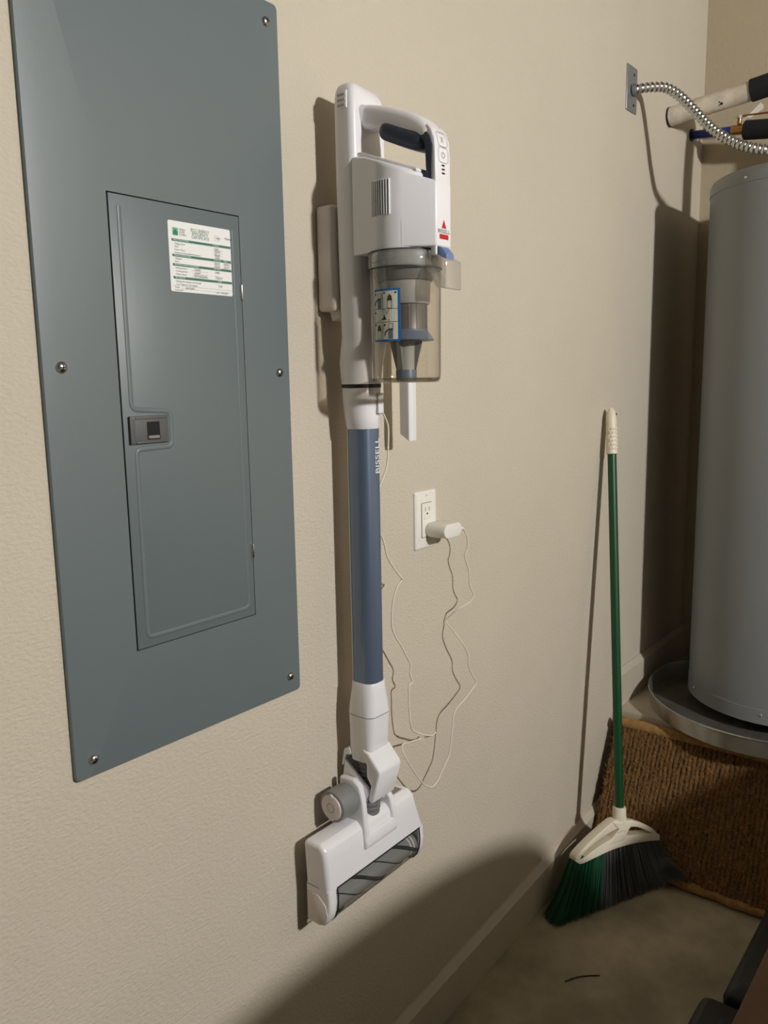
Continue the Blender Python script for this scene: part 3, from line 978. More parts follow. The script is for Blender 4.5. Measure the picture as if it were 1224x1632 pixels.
# brush window
arc = [(-0.0735, 0.5190), (-0.0750, 0.505), (-0.0750, 0.490), (-0.0730, 0.476), (-0.0680, 0.4630), (-0.0590, 0.4525), (-0.0480, 0.4485)]
bm = loft([[(x, y, z) for y, z in arc] for x in (0.9085, 1.1435)], False, None, False)
obj('brush_window', bm, 'window_clear', head, 60)
obj('window_gasket', sweep([(0.9095, -0.0742, 0.5180), (1.1435, -0.0742, 0.5180)], 0.0013, 6), 'near_black', head)
for x in (0.9105, 1.1415):
    obj('window_gasket', sweep([(x, y - 0.0006, z) for y, z in arc], 0.0012, 6, up=(1, 0, 0)), 'near_black', head)
obj('brush_chamber', prism([(-0.0200, 0.5195), (-0.0700, 0.5195), (-0.0700, 0.5165), (-0.0260, 0.5165), (-0.0240, 0.450), (-0.0200, 0.450)], 0.908, 1.144, 'x'), 'dark_grey', head)
RC = (-0.0505, 0.4820)
roll = obj('brush_roll', disc_bm((0.9120, RC[0], RC[1]), (1, 0, 0), [(0.0205, 0.0), (0.0210, 0.001), (0.0210, 0.227), (0.0205, 0.228)], 32), 'roller_grey', vac, 40)
for ph, mt in ((0.0, 'roller_dark'), (PI / 2, 'roller_grey'), (PI, 'roller_dark'), (1.5 * PI, 'roller_grey')):
    pts = []
    for i in range(41):
        x = 0.913 + 0.226 * i / 40
        a = ph + 2 * PI * (x - 0.913) / 0.23 + 0.5
        pts.append((x, RC[0] + 0.0212 * math.cos(a), RC[1] + 0.0212 * math.sin(a)))
    obj('bristle_strip', sweep(pts, 0.0036 if mt == 'roller_dark' else 0.0012, 6), 'roller_dark', roll, 60)
for x in (1.1180, 1.1270):
    obj('roll_end_band', disc_bm((x, RC[0], RC[1]), (1, 0, 0), [(0.0220, 0.0), (0.0220, 0.0035)], 32), 'white_plastic', roll, 40)
# pivot barrel with round cap
pv = obj('pivot_barrel', disc_bm((0.9400, -0.0385, 0.6380), (1, 0, 0), [(0.0250, 0.0), (0.0272, 0.0015), (0.0275, 0.004), (0.0275, 0.036), (0.0265, 0.040), (0.0200, 0.044)], 40), 'mid_grey', vac, 40)
pc = obj('pivot_cap', disc_bm((0.9370, -0.0385, 0.6380), (1, 0, 0), [(0.0180, 0.0), (0.0215, 0.0012), (0.0225, 0.0035), (0.0225, 0.006)], 40), 'bracket_plastic', pv, 40)
obj('cap_ring', disc_bm((0.9366, -0.0385, 0.6380), (1, 0, 0), [(0.0085, 0.0), (0.0085, 0.0008)], 24), 'mid_grey', pc, 40)
obj('cap_dot', disc_bm((0.9363, -0.0385, 0.6380), (1, 0, 0), [(0.0072, 0.0), (0.0072, 0.0010)], 24), 'bracket_plastic', pc, 40)
for dy, dz in ((0.0, 0.0225), (0.0, -0.0225)):
    obj('cap_lug', disc_bm((0.9372, -0.0385 + dy * 0.9, 0.6380 + dz * 0.86), (1, 0, 0), [(0.0045, 0), (0.005, 0.0015), (0.005, 0.004)], 12), 'bracket_plastic', pc, 40)
# side cheek + U-shaped neck frame
cheek = [(-0.018, 0.672), (-0.050, 0.674), (-0.064, 0.664), (-0.0705, 0.640), (-0.0760, 0.585), (-0.077, 0.552), (-0.060, 0.548), (-0.020, 0.59)]
obj('neck_cheek', prism(cheek, 0.9830, 0.9960, 'x', 0.004, 3), 'white_plastic', head, 40)
cheek2 = [(-0.018, 0.640), (-0.055, 0.632), (-0.0690, 0.612), (-0.0760, 0.585), (-0.077, 0.552), (-0.060, 0.548), (-0.020, 0.59)]
obj('neck_cheek', prism(cheek2, 1.0610, 1.0740, 'x', 0.004, 3), 'white_plastic', head, 40)
obj('neck_sill', prism([(-0.060, 0.575), (-0.0755, 0.577), (-0.0785, 0.560), (-0.0770, 0.550), (-0.060, 0.548)], 0.9835, 1.0735, 'x', 0.004, 3), 'white_plastic', head, 40)
obj('top_label', prism([(-0.025, 0.5990), (-0.053, 0.6010), (-0.053, 0.6016), (-0.025, 0.5998)], 1.080, 1.117, 'x'), 'mid_grey', head)

# ================================================================== OUTLET
out = thing('wall_outlet', 'white rectangular wall outlet with a charger plugged in', 'outlet', (1.27, 0, 1.03))
bm = bmesh.new()
r0 = ringz(rrect(1.2695, 1.0865, 0.0700, 0.1143, 0.003), 0)
rings = [[(x, y_, z) for x, z, _ in ringz(rrect(1.2695, 1.0865, 0.0700 - d, 0.1143 - d, 0.003), 0)] for y_, d in ((-0.0005, 0), (-0.003, 0.0005), (-0.0052, 0.005), (-0.0060, 0.009))]
obj('cover_plate', loft(rings), 'outlet_white', out, 25)
rec = obj('receptacle', prism(rrect(1.2695, 1.0865, 0.0335, 0.0670, 0.002, 3), -0.0078, -0.004, 'y', 0.0006, 1), 'outlet_white', out)
rg = Print(lambda u, v: (u, -0.00625, v))
o4 = rrect(1.2695, 1.0865, 0.0345, 0.0680, 0.002, 3)
rg.line(o4 + [o4[0]], 0.0009)
rg.build('receptacle_gap', 'dark_grey', out)
sl = Print(lambda u, v: (u, -0.0081, v))
for du in (-0.0062, 0.0062):
    sl.rect(1.2695 + du - 0.0007, 1.2695 + du + 0.0007, 1.1040, 1.1120)
sl.disc(1.2695, 1.0990, 0.0021)
sl.rect(1.2770, 1.2784, 1.0915, 1.0925)
sl.rect(1.2770, 1.2784, 1.0885, 1.0895)
sl.build('socket_slot', 'near_black', rec)
for dz in (0.0484, -0.0484):
    s = obj('plate_screw', disc_bm((1.2695, -0.0058, 1.0865 + dz), (0, -1, 0), [(0.0030, 0), (0.0029, 0.0006), (0.0018, 0.0009)], 14), 'outlet_white', out)
    obj('screw_slot', box(1.2673, 1.2717, -0.0069, -0.0062, 1.0865 + dz - 0.0003, 1.0865 + dz + 0.0003), 'dark_grey', s)
obj('reset_button', box(1.2595, 1.2745, -0.0088, -0.0070, 1.0880, 1.0925, 0.0005, 2), 'outlet_white', rec)

# ================================================================== CHARGER WITH CORD
chg = thing('charger', 'white plug-in charger with a long kinked cord to the vacuum', 'charger', (1.293, -0.03, 1.055))
rings = [[(x, y_, z) for x, z in rrect(1.293, 1.0660, 0.0620 - d, 0.0290 - d, 0.0145 - d / 2, 8)] for y_, d in
         ((-0.0082, 0.002), (-0.0100, 0.0), (-0.0500, 0.001), (-0.0520, 0.0015), (-0.0530, 0.003), (-0.0532, 0.0045))]
obj('charger_body', loft(rings), 'adapter_white', chg, 45)
CY = -0.045
raw = [(1.3235, -0.050, 1.066), (1.334, -0.050, 1.062), (1.351, -0.048, 1.040), (1.352, -0.047, 1.020), (1.346, CY, 1.008), (1.352, CY, 0.990), (1.362, CY, 0.970),
       (1.363, CY, 0.945), (1.370, CY, 0.930), (1.380, CY, 0.917), (1.366, -0.042, 0.903), (1.343, -0.030, 0.892), (1.338, -0.012, 0.874), (1.335, -0.006, 0.866), (1.334, -0.012, 0.858), (1.326, -0.034, 0.846),
       (1.340, CY, 0.820), (1.359, CY, 0.791), (1.360, CY, 0.770), (1.372, CY, 0.748), (1.389, CY, 0.724), (1.368, CY, 0.711), (1.342, CY, 0.700), (1.316, CY, 0.692), (1.303, CY, 0.678),
       (1.298, CY, 0.650), (1.288, CY, 0.604), (1.275, CY, 0.588), (1.258, CY, 0.573), (1.243, CY, 0.560), (1.224, CY, 0.557), (1.200, CY, 0.572), (1.178, CY, 0.598), (1.157, CY, 0.627), (1.142, CY, 0.650),
       (1.141, -0.038, 0.663), (1.154, -0.028, 0.668), (1.185, -0.026, 0.662), (1.215, -0.032, 0.660), (1.236, -0.041, 0.662), (1.239, CY, 0.667), (1.231, CY, 0.664), (1.212, CY, 0.670), (1.193, CY, 0.680), (1.172, CY, 0.692), (1.160, CY, 0.706),
       (1.154, CY, 0.744), (1.154, CY, 0.770), (1.154, CY, 0.790), (1.166, CY, 0.795), (1.158, CY, 0.812), (1.161, CY, 0.829), (1.148, CY, 0.850), (1.133, CY, 0.873), (1.116, CY, 0.896), (1.106, CY, 0.917), (1.106, CY, 0.942),
       (1.111, CY, 0.967), (1.121, CY, 0.986), (1.133, CY, 0.996), (1.139, -0.043, 0.999), (1.133, -0.048, 1.002), (1.121, -0.046, 1.016), (1.103, CY, 1.038), (1.094, CY, 1.052), (1.086, CY, 1.078), (1.073, -0.043, 1.104),
       (1.066, -0.040, 1.130), (1.071, -0.042, 1.160), (1.084, CY, 1.185), (1.099, CY, 1.212), (1.103, CY, 1.245), (1.104, CY, 1.275), (1.095, -0.047, 1.291), (1.075, -0.052, 1.308), (1.058, -0.053, 1.313)]
cpath = catmull(raw, 4)
obj('cord', sweep(cpath, 0.0016, 7), 'cord_white', chg, 80)
obj('strain_relief', sweep([(1.320, -0.050, 1.066), (1.331, -0.050, 1.0645)], 0.0026, 10), 'adapter_white', chg, 60)

# ================================================================== JUNCTION PLATE + FLEXIBLE CONDUIT
jp = thing('junction_plate', 'small galvanised metal cover plate on the wall behind the flexible conduit', 'cover plate', (2.23, 0, 2.06))
obj('plate', prism(rrect(2.2275, 2.114, 0.068, 0.1145, 0.002, 2), -0.003, -0.0003, 'y', 0.0006, 1), 'galv_steel', jp)
for dz in (-0.038, 0.038):
    obj('plate_screw', disc_bm((2.240, -0.0025, 2.114 + dz), (0, -1, 0), [(0.0042, 0), (0.0040, 0.001), (0.0026, 0.0016)], 12), 'near_black', jp)
cdt = thing('flexible_conduit', 'ribbed flexible metal conduit arching from the wall plate to the heater', 'conduit', (2.30, -0.2, 1.88))
cp2 = catmull([(2.232, -0.002, 2.112), (2.236, -0.020, 2.1135), (2.249, -0.050, 2.114), (2.262, -0.082, 2.108), (2.267, -0.120, 2.079), (2.274, -0.160, 2.033), (2.277, -0.200, 1.988), (2.277, -0.250, 1.948), (2.276, -0.300, 1.922), (2.285, -0.340, 1.911), (2.310, -0.385, 1.903), (2.345, -0.410, 1.895), (2.375, -0.415, 1.880)], 40)
# even spacing along the arc
cl = [0.0]
for a, b in zip(cp2, cp2[1:]):
    cl.append(cl[-1] + (b - a).length)
step = 0.0016
pts, j = [], 0
d = 0.0
while d < cl[-1]:
    while cl[j + 1] < d:
        j += 1
    t = (d - cl[j]) / max(1e-9, cl[j + 1] - cl[j])
    pts.append(cp2[j].lerp(cp2[j + 1], t))
    d += step
obj('conduit_sleeve', sweep(pts, lambda i: 0.0119 + 0.0015 * math.cos(2 * PI * i / 7.5), 18), 'conduit_steel', cdt, 80)
obj('conduit_connector', sweep([(2.231, -0.003, 2.112), (2.233, -0.012, 2.1128)], 0.0155, 16), 'galv_steel', cdt, 40)

# ================================================================== WATER HEATER, PAN, PIPES
HCX, HCY, HR = 2.52, -0.395, 0.255
wh = thing('water_heater', 'tall grey cylindrical water heater standing in a metal drain pan', 'water heater', (HCX, HCY, PLAT_Z))
obj('tank_jacket', lathe([(HR - 0.003, 0.452), (HR, 0.453), (HR, 1.845), (HR - 0.003, 1.846)], HCX, HCY, 96), 'heater_paint', wh, 30)
obj('base_ring', lathe([(HR - 0.004, 0.412), (HR + 0.0012, 0.413), (HR + 0.0015, 0.4545), (HR - 0.002, 0.4555)], HCX, HCY, 96), 'heater_paint', wh, 30)
obj('top_cap', lathe([(HR - 0.004, 1.843), (HR + 0.0012, 1.8435), (HR + 0.0012, 1.868), (HR - 0.003, 1.877), (HR - 0.012, 1.8825), (HR - 0.03, 1.884), (0.01, 1.886)], HCX, HCY, 96), 'heater_paint', wh, 40)
for a in (0, 120, 240):
    aa = math.radians(a + 40)
    obj('foot', lathe([(0.022, 0.3805), (0.022, 0.4135)], HCX + 0.17 * math.cos(aa), HCY + 0.17 * math.sin(aa), 16), 'dark_grey', wh)
for a, z in ((182, 0.439), (128, 0.439), (236, 0.439), (155, 1.856), (210, 1.856)):
    aa = math.radians(a)
    dr = Vector((math.cos(aa), math.sin(aa), 0))
    obj('jacket_screw', disc_bm(Vector((HCX, HCY, z)) + dr * (HR + 0.0012), dr, [(0.0042, 0), (0.0038, 0.0014), (0.002, 0.0022)], 12), 'screw_steel', wh, 50)
pn = obj('drain_pan', lathe([(0.005, 0.3765), (0.335, 0.3765), (0.337, 0.3775), (0.3425, 0.4275), (0.3465, 0.4300), (0.3480, 0.4270), (0.3455, 0.4255), (0.3400, 0.379), (0.3375, 0.3785), (0.005, 0.3790)], 2.466, -0.388, 96, None, False), 'pan_metal', None, 30)
tag(pn, 'round shallow metal drain pan under the water heater', 'drain pan')

# cold and hot pipes come out of the wall above the heater
hp_ = thing('insulated_pipe', 'white painted insulated pipe sticking out of the wall above the heater', 'pipe', (2.513, -0.01, 2.10))
obj('white_sleeve', sweep(catmull([(2.513, -0.004, 2.1085), (2.515, -0.08, 2.1175), (2.518, -0.17, 2.1275), (2.520, -0.235, 2.1345)], 6), 0.0265, 24), 'pipe_white', hp_, 50)
obj('sleeve_end', sweep([(2.513, -0.0005, 2.1085), (2.513, -0.0055, 2.1085)], 0.0275, 24), 'near_black', hp_, 40)
obj('foam_sleeve', sweep(catmull([(2.5200, -0.226, 2.1340), (2.520, -0.30, 2.142), (2.512, -0.345, 2.135), (2.495, -0.366, 2.105), (2.485, -0.370, 2.06), (2.480, -0.370, 1.98), (2.480, -0.370, 1.89)], 10), 0.0300, 24), 'foam_black', hp_, 60)
for y, z, x in ((-0.150, 2.1165, 2.4925), (-0.155, 2.1095, 2.4935)):
    obj('sleeve_gouge', disc_bm((x + 0.001, y, z), (-1, -0.3, 0), [(0.004, 0), (0.003, 0.0006)], 9), 'near_black', hp_)
cw = thing('cold_water_pipe', 'dark blue water pipe with black foam sleeve below the white insulated pipe', 'pipe', (2.71, -0.01, 2.09))
obj('blue_pipe', sweep([(2.712, -0.0005, 2.1005), (2.706, -0.10, 2.091), (2.700, -0.185, 2.083)], 0.0125, 18), 'pex_blue', cw, 60)
obj('escutcheon', sweep([(2.712, -0.0003, 2.1005), (2.712, -0.004, 2.1002)], 0.0190, 18), 'near_black', cw, 40)
obj('valve_body', sweep([(2.703, -0.125, 2.0885), (2.7005, -0.165, 2.0845)], 0.0145, 14), 'brass', cw, 40)
obj('valve_stem', sweep([(2.702, -0.145, 2.095), (2.700, -0.147, 2.122)], 0.0060, 12), 'brass', cw, 40)
obj('valve_nut', disc_bm((2.700, -0.147, 2.118), (0, 0, 1), [(0.009, 0), (0.009, 0.008)], 6), 'screw_steel', cw, 30)
obj('valve_lever', sweep([(2.700, -0.142, 2.124), (2.698, -0.175, 2.122), (2.697, -0.235, 2.117)], 0.0028, 8), 'copper', cw, 40)
obj('foam_sleeve', sweep(catmull([(2.6995, -0.165, 2.0810), (2.692, -0.25, 2.069), (2.680, -0.335, 2.060), (2.665, -0.392, 2.045), (2.652, -0.412, 2.00), (2.648, -0.414, 1.95), (2.648, -0.414, 1.888)], 10), 0.0275, 22), 'foam_black', cw, 60)
tg = obj('paper_tag', prism([(-0.167, 2.118), (-0.205, 2.150), (-0.213, 2.142), (-0.213, 2.132), (-0.177, 2.112)], 2.697, 2.6985, 'x'), 'tag_white', cw, 0)
obj('tag_string', sweep([(2.699, -0.148, 2.112), (2.698, -0.160, 2.112), (2.698, -0.172, 2.117)], 0.0012, 6), 'tag_white', cw)

# ================================================================== COIR MAT
mt = thing('coir_mat', 'brown coir doormat leaning against the concrete platform', 'doormat', (2.05, -0.34, 0.0))
MB, MT = Vector((2.032, 0, 0.012)), Vector((2.203, 0, 0.354))
mu = (MT - MB).normalized()
mn = Vector((-mu.z, 0, mu.x))      # face normal towards the room
ML = (MT - MB).length
MY0, MY1 = -0.028, -0.640
TH = 0.018
bm = bmesh.new()
NU, NV = 132, 252
grid = []
rnd = random.Random(11)
phase = [rnd.uniform(-0.5, 0.5) for _ in range(80)]
PITCH = 0.0122
for i in range(NU + 1):
    row = []
    s = i / NU * ML
    for j in range(NV + 1):
        yv = MY0 + (MY1 - MY0) * j / NV
        q_ = (MY0 - yv) / PITCH
        ridge_ = abs(math.sin(PI * (q_ + 0.12 * math.sin(s * 60 + phase[int(q_) % 80] * 9)))) ** 0.7
        nz = noise.noise(Vector((yv * 260, s * 130, 1.3))) * 0.5 + noise.noise(Vector((yv * 90, s * 90, 5.3))) * 0.5
        tuft = 0.5 + 0.5 * math.sin(s * 2 * PI / 0.011 + 3.0 * phase[int(q_) % 80] * 6)
        h = TH * 0.55 + 0.0052 * ridge_ + 0.0030 * nz + 0.0018 * tuft * ridge_
        edge = min(s, ML - s, (MY0 - yv), (yv - MY1))
        h *= min(1.0, 0.55 + edge / 0.012 * 0.45)
        p = MB + mu * s + mn * h
        row.append(bm.verts.new((p.x, yv, p.z)))
    grid.append(row)
for i in range(NU):
    for j in range(NV):
        bm.faces.new((grid[i][j], grid[i][j + 1], grid[i + 1][j + 1], grid[i + 1][j]))
bnd = [grid[0][j] for j in range(NV + 1)] + [grid[i][NV] for i in range(1, NU + 1)] + [grid[NU][j] for j in range(NV - 1, -1, -1)] + [grid[i][0] for i in range(NU - 1, 0, -1)]
back = []
for v in bnd:
    s = (Vector((v.co.x, 0, v.co.z)) - MB).dot(mu)
    p = MB + mu * s
    back.append(bm.verts.new((p.x, v.co.y, p.z)))
for i in range(len(bnd)):
    k = (i + 1) % len(bnd)
    bm.faces.new((bnd[i], bnd[k], back[k], back[i]))
bm.faces.new(back)
obj('woven_pile', bm, 'coir', mt, 80)
# binding along the bottom and a thick top edge
pb = MB + mn * 0.006 + mu * 0.002
path = [(pb.x + 0.002 * math.sin(k * 0.9), MY0 - (MY0 - MY1) * k / 40, pb.z + 0.0015 * math.sin(k * 1.7)) for k in range(41)]
obj('bottom_binding', sweep(path, 0.0125, 10), 'coir_edge', mt, 80)
bm = bmesh.new()
rings = []
for k in range(121):
    y = MY0 - (MY0 - MY1) * k / 120
    nz = noise.noise(Vector((y * 80, 0, 0))) * 0.002
    c = MT + mu * (0.002 + nz)
    rings.append([(c.x + mn.x * a + mu.x * b_2, y, c.z + mn.z * a + mu.z * b_2) for a, b_2 in ((-0.004, -0.012), (-0.004, 0.003 + nz), (0.004, 0.008 + nz), (0.014, 0.006 - nz), (0.0205 + nz, -0.002), (0.021, -0.014), (0.016, -0.020))])
obj('top_edge', loft(rings), 'coir_edge', mt, 60)
# loose fibres
vs, fsx = [], []
for k in range(5200):
    s = rnd.uniform(0.004, ML)
    y = rnd.uniform(MY1, MY0)
    p = MB + mu * s + mn * rnd.uniform(TH * 0.75, TH * 1.05)
    dv = Vector((rnd.uniform(-1, 1) * 0.5, rnd.uniform(-1, 1), rnd.uniform(-1, 1) * 1.5)).normalized()
    dv = (dv - dv.dot(mn) * mn * 0.7).normalized()
    L = rnd.uniform(0.004, 0.013)
    sd = dv.cross(mn).normalized() * 0.00035
    a = Vector((p.x, y, p.z))
    b = a + dv * L + mn * 0.002
    q_ = len(vs)
    vs += [tuple(a - sd), tuple(a + sd), tuple(b + sd * 0.5), tuple(b - sd * 0.5), tuple(a + mn * 0.0006), tuple(b + mn * 0.0006)]
    fsx += [(q_, q_ + 1, q_ + 2, q_ + 3), (q_ + 1, q_ + 4, q_ + 5, q_ + 2), (q_ + 4, q_, q_ + 3, q_ + 5)]
me = bpy.data.meshes.new('loose_fibres')
me.from_pydata(vs, [], fsx)
me.materials.append(MATS['coir_fibre'])
fo = link(bpy.data.objects.new('loose_fibres', me), mt)
fo['kind'] = 'stuff'

# ================================================================== BROOM
BO = Vector((1.93, -0.17, 0.0))
BT = Vector((2.107, -0.020, 1.274))
ba = (BT - BO).normalized()
bu = Vector((0.879, -0.478, 0)).normalized()
bn_ = bu.cross(ba).normalized()
if bn_.y > 0:
    bn_ = -bn_                     # towards the room


def B(s, t, d=0.0):
    return BO + bu * s + ba * t + bn_ * d


broom = thing('broom', 'green-handled angle broom with cream head leaning against the wall', 'broom', tuple(BO))
BL = (BT - BO).length
hb0 = -0.010


def bline(t):       # the shaft bows a hair
    return B(-0.0085 * (1 - (t - 0.2) / (BL - 0.2)), t)


obj('handle_pole', sweep([bline(t) for t in [0.205 + (BL - 0.09 - 0.205) * k / 8 for k in range(9)]], 0.0118, 18), 'broom_green', broom, 60)
gpts = [bline(BL - 0.125 + 0.125 * k / 12) for k in range(13)]
grip = obj('hand_grip', sweep(gpts, lambda i: [0.0150, 0.0150, 0.0150, 0.0149, 0.0148, 0.0147, 0.0146, 0.0144, 0.0142, 0.0140, 0.0134, 0.0110, 0.0050][i], 20), 'broom_cream', broom, 60)
for k in range(6):
    for j in range(5):
        a = -PI / 2 + (j - 2) * 0.42 + (0.2 if k % 2 else 0)
        side = (bu * math.sin(a + PI / 2) + bn_ * math.cos(a + PI / 2))
        c = bline(BL - 0.110 + 0.0105 * k) + side * 0.0148
        obj('grip_bump', disc_bm(c, side, [(0.0038, -0.001), (0.0034, 0.0008), (0.0015, 0.0014)], 7), 'broom_cream', grip, 60)
c = bline(BL - 0.018)
dirv = Vector((0.55, -0.83, 0)).normalized()
obj('hang_hole', disc_bm(c + dirv * 0.0105, dirv, [(0.0042, 0), (0.0040, 0.0040)], 14), 'black_hole', grip)
# cream collar and shoulder
obj('socket_collar', sweep([bline(0.182), bline(0.186), bline(0.222), bline(0.225)], lambda i: [0.0185, 0.0180, 0.0172, 0.0165][i], 24), 'broom_cream', broom, 50)


def plate(outline, holes_depth, d0, d1, m, name, parent, bevel=0.003):
    bm = bmesh.new()
    a = [bm.verts.new(B(s, t, d0)) for s, t in outline]
    b = [bm.verts.new(B(s, t, d1)) for s, t in outline]
    bm.faces.new(a)
    bm.faces.new(list(reversed(b)))
    k = len(outline)
    for i in range(k):
        bm.faces.new((a[i], b[i], b[(i + 1) % k], a[(i + 1) % k]))
    bmesh.ops.recalc_face_normals(bm, faces=bm.faces)
    bev(bm, bevel, 3, 25)
    return obj(name, bm, m, parent, 40)


def smooth2(pts, sub=5):
    return [(v.x, v.y) for v in catmull([(p[0], p[1], 0) for p in pts], sub)]


# head frame with two see-through openings: built as arms around the openings
bot = smooth2([(-0.163, 0.122), (-0.146, 0.112), (-0.100, 0.118), (-0.047, 0.125), (0.010, 0.126), (0.060, 0.122), (0.111, 0.114)])
low_top = smooth2([(0.109, 0.130), (0.060, 0.142), (0.010, 0.150), (-0.030, 0.157), (-0.070, 0.149), (-0.092, 0.1425), (-0.120, 0.132), (-0.140, 0.1245), (-0.152, 0.1215)])
hf = plate(bot + low_top, 0, -0.017, 0.017, 'broom_cream', 'head_frame', broom, 0.004)
armL_out = smooth2([(-0.163, 0.120), (-0.158, 0.134), (-0.125, 0.156), (-0.085, 0.177), (-0.045, 0.195), (-0.026, 0.198)])
armL_in = smooth2([(-0.020, 0.176), (-0.050, 0.171), (-0.092, 0.158), (-0.120, 0.146), (-0.142, 0.131), (-0.149, 0.120)])
plate(armL_out + armL_in, 0, -0.015, 0.015, 'broom_cream', 'frame_arm', hf, 0.004)
armR_out = smooth2([(0.111, 0.116), (0.106, 0.130), (0.092, 0.146), (0.068, 0.164), (0.040, 0.178), (0.014, 0.188)])
armR_in = smooth2([(0.004, 0.172), (0.035, 0.166), (0.062, 0.152), (0.084, 0.138), (0.096, 0.124), (0.100, 0.117)])
plate(armR_out + armR_in, 0, -0.015, 0.015, 'broom_cream', 'frame_arm', hf, 0.004)
plate([(-0.045, 0.196), (0.024, 0.187), (0.020, 0.176), (0.004, 0.160), (-0.006, 0.140), (-0.064, 0.138), (-0.046, 0.156), (-0.024, 0.172)], 0, -0.020, 0.018, 'broom_cream', 'frame_web', hf, 0.004)
pr = Print(lambda u, v: tuple(B(u, v, 0.0186)))
pr.line([(-0.028, 0.1645), (-0.028, 0.1690)], 0.0007)
pr.line([(-0.028, 0.1665), (-0.010, 0.1680), (-0.004, 0.1660)], 0.0008)
pr.build('moulded_mark', 'mid_grey', hf)


def interp(pts, s):
    for (a, b), (c, d) in zip(pts, pts[1:]):
        if a <= s <= c:
            return b + (d - b) * (s - a) / (c - a)
    return pts[-1][1] if s > pts[-1][0] else pts[0][1]


top_line = [(-0.158, 0.124), (-0.10, 0.122), (-0.05, 0.128), (0.05, 0.126), (0.108, 0.120)]


def bristles(name, s0, s1, m, count, seed):
    rr = random.Random(seed)
    vs, fs_ = [], []
    for k in range(count):
        cl_ = 24
        u = rr.random()
        uq = (math.floor(u * cl_) + 0.5 + (rr.random() - 0.5) * 0.58) / cl_       # bunched in tufts
        s = s0 + (s1 - s0) * uq
        d = rr.uniform(-0.013, 0.013)
        t0 = interp(top_line, s) + 0.004
        # fan out towards the floor
        fr = (s + 0.025) / 0.135
        e = s + (0.082 * fr if fr < 0 else 0.088 * fr ** 1.2) * (0.86 + 0.16 * rr.random()) - 0.004 + rr.uniform(-0.004, 0.004)
        dd = d * 2.1 + rr.uniform(-0.004, 0.004) + 0.004
        p0 = B(s, t0, d)
        p3 = B(e, 0.0, dd)
        fz = floor_z(p3.x) + 0.002 + 0.012 * rr.random() ** 2
        tt = (p3.z - fz) / ba.z
        p3 = p3 - ba * tt
        p3.y = min(p3.y, -0.022)
        ex = p3.x - 1.985
        if ex > 0:                      # bristles bend up in front of the mat
            p3 = Vector((1.985 + 0.15 * ex, p3.y - 0.35 * ex, p3.z + 0.55 * ex))
        mid_ = B(s + (e - s) * 0.36, t0 * 0.45, d + (dd - d) * 0.4)
        mid_.y = min(mid_.y, -0.022)
        ps = [p0, p0 * 0.25 + mid_ * 0.62 + p3 * 0.13, mid_ * 0.45 + p3 * 0.55, p3]
        rads = [0.0010, 0.0010, 0.0009, 0.00055]
        q0 = len(vs)
        for p, rd in zip(ps, rads):
            for a in range(3):
                an = 2 * PI * a / 3 + k
                vs.append(tuple(p + bu * rd * math.cos(an) + bn_ * rd * math.sin(an)))
        for i in range(3):
            for a in range(3):
                b = (a + 1) % 3
                fs_.append((q0 + i * 3 + a, q0 + i * 3 + b, q0 + i * 3 + 3 + b, q0 + i * 3 + 3 + a))
    me = bpy.data.meshes.new(name)
    me.from_pydata(vs, [], fs_)
    me.materials.append(MATS[m])
    o = link(bpy.data.objects.new(name, me), broom)
    o['kind'] = 'stuff'
    return o


bristles('green_bristles', -0.160, -0.070, 'bristle_green', 1500, 5)
bristles('grey_bristles', -0.070, 0.108, 'bristle_grey', 2600, 6)

# ================================================================== TOTES AND BOX AT THE LOWER RIGHT
def tote(name, label, x0, x1, y0, y1, zt):
    zb = max(floor_z(x0), floor_z(x1))
    t = thing(name, label, 'storage tote', ((x0 + x1) / 2, (y0 + y1) / 2, zb), )
    cx, cy, wx, wy = (x0 + x1) / 2, (y0 + y1) / 2, x1 - x0, y1 - y0
    zl = zt - 0.03
    obj('tub', loft([ringz(rrect(cx, cy, wx * k - 0.03, wy * k - 0.03, 0.012), z) for z, k in ((zb - 0.02, 0.90), (zb - 0.014, 0.92), (zl, 1.0))]), 'tote_black', t, 40)
    ld = obj('lid', loft([ringz(rrect(cx, cy, wx - d, wy - d, 0.012), z) for z, d in ((zl - 0.012, 0.0), (zl + 0.004, 0.0), (zl + 0.018, 0.014), (zt - 0.004, 0.03), (zt, 0.04))]), 'tote_black', t, 40)
    obj('lid_panel', loft([ringz(rrect(cx, cy, wx - d, wy - d, 0.02), z) for z, d in ((zt - 0.002, 0.10), (zt + 0.005, 0.11))]), 'tote_black', ld, 40)
    return t


tote('storage_tote', 'low black plastic tote under the brown box, closer to the broom head', 1.478, 1.93, -0.95, -0.545, 0.20)
tote('storage_tote', 'low black plastic tote under the brown box, farther from the broom head', 0.99, 1.452, -0.93, -0.515, 0.20)
bx = obj('cardboard_box', box(1.06, 1.70, -0.93, -0.615, 0.2055, 0.302, 0.004, 2), 'cardboard')
tag(bx, 'long brown cardboard box lying on the black totes', 'box')
obj('box_tape', box(1.059, 1.701, -0.80, -0.75, 0.290, 0.3026, 0.0005, 1), 'cardboard', bx)

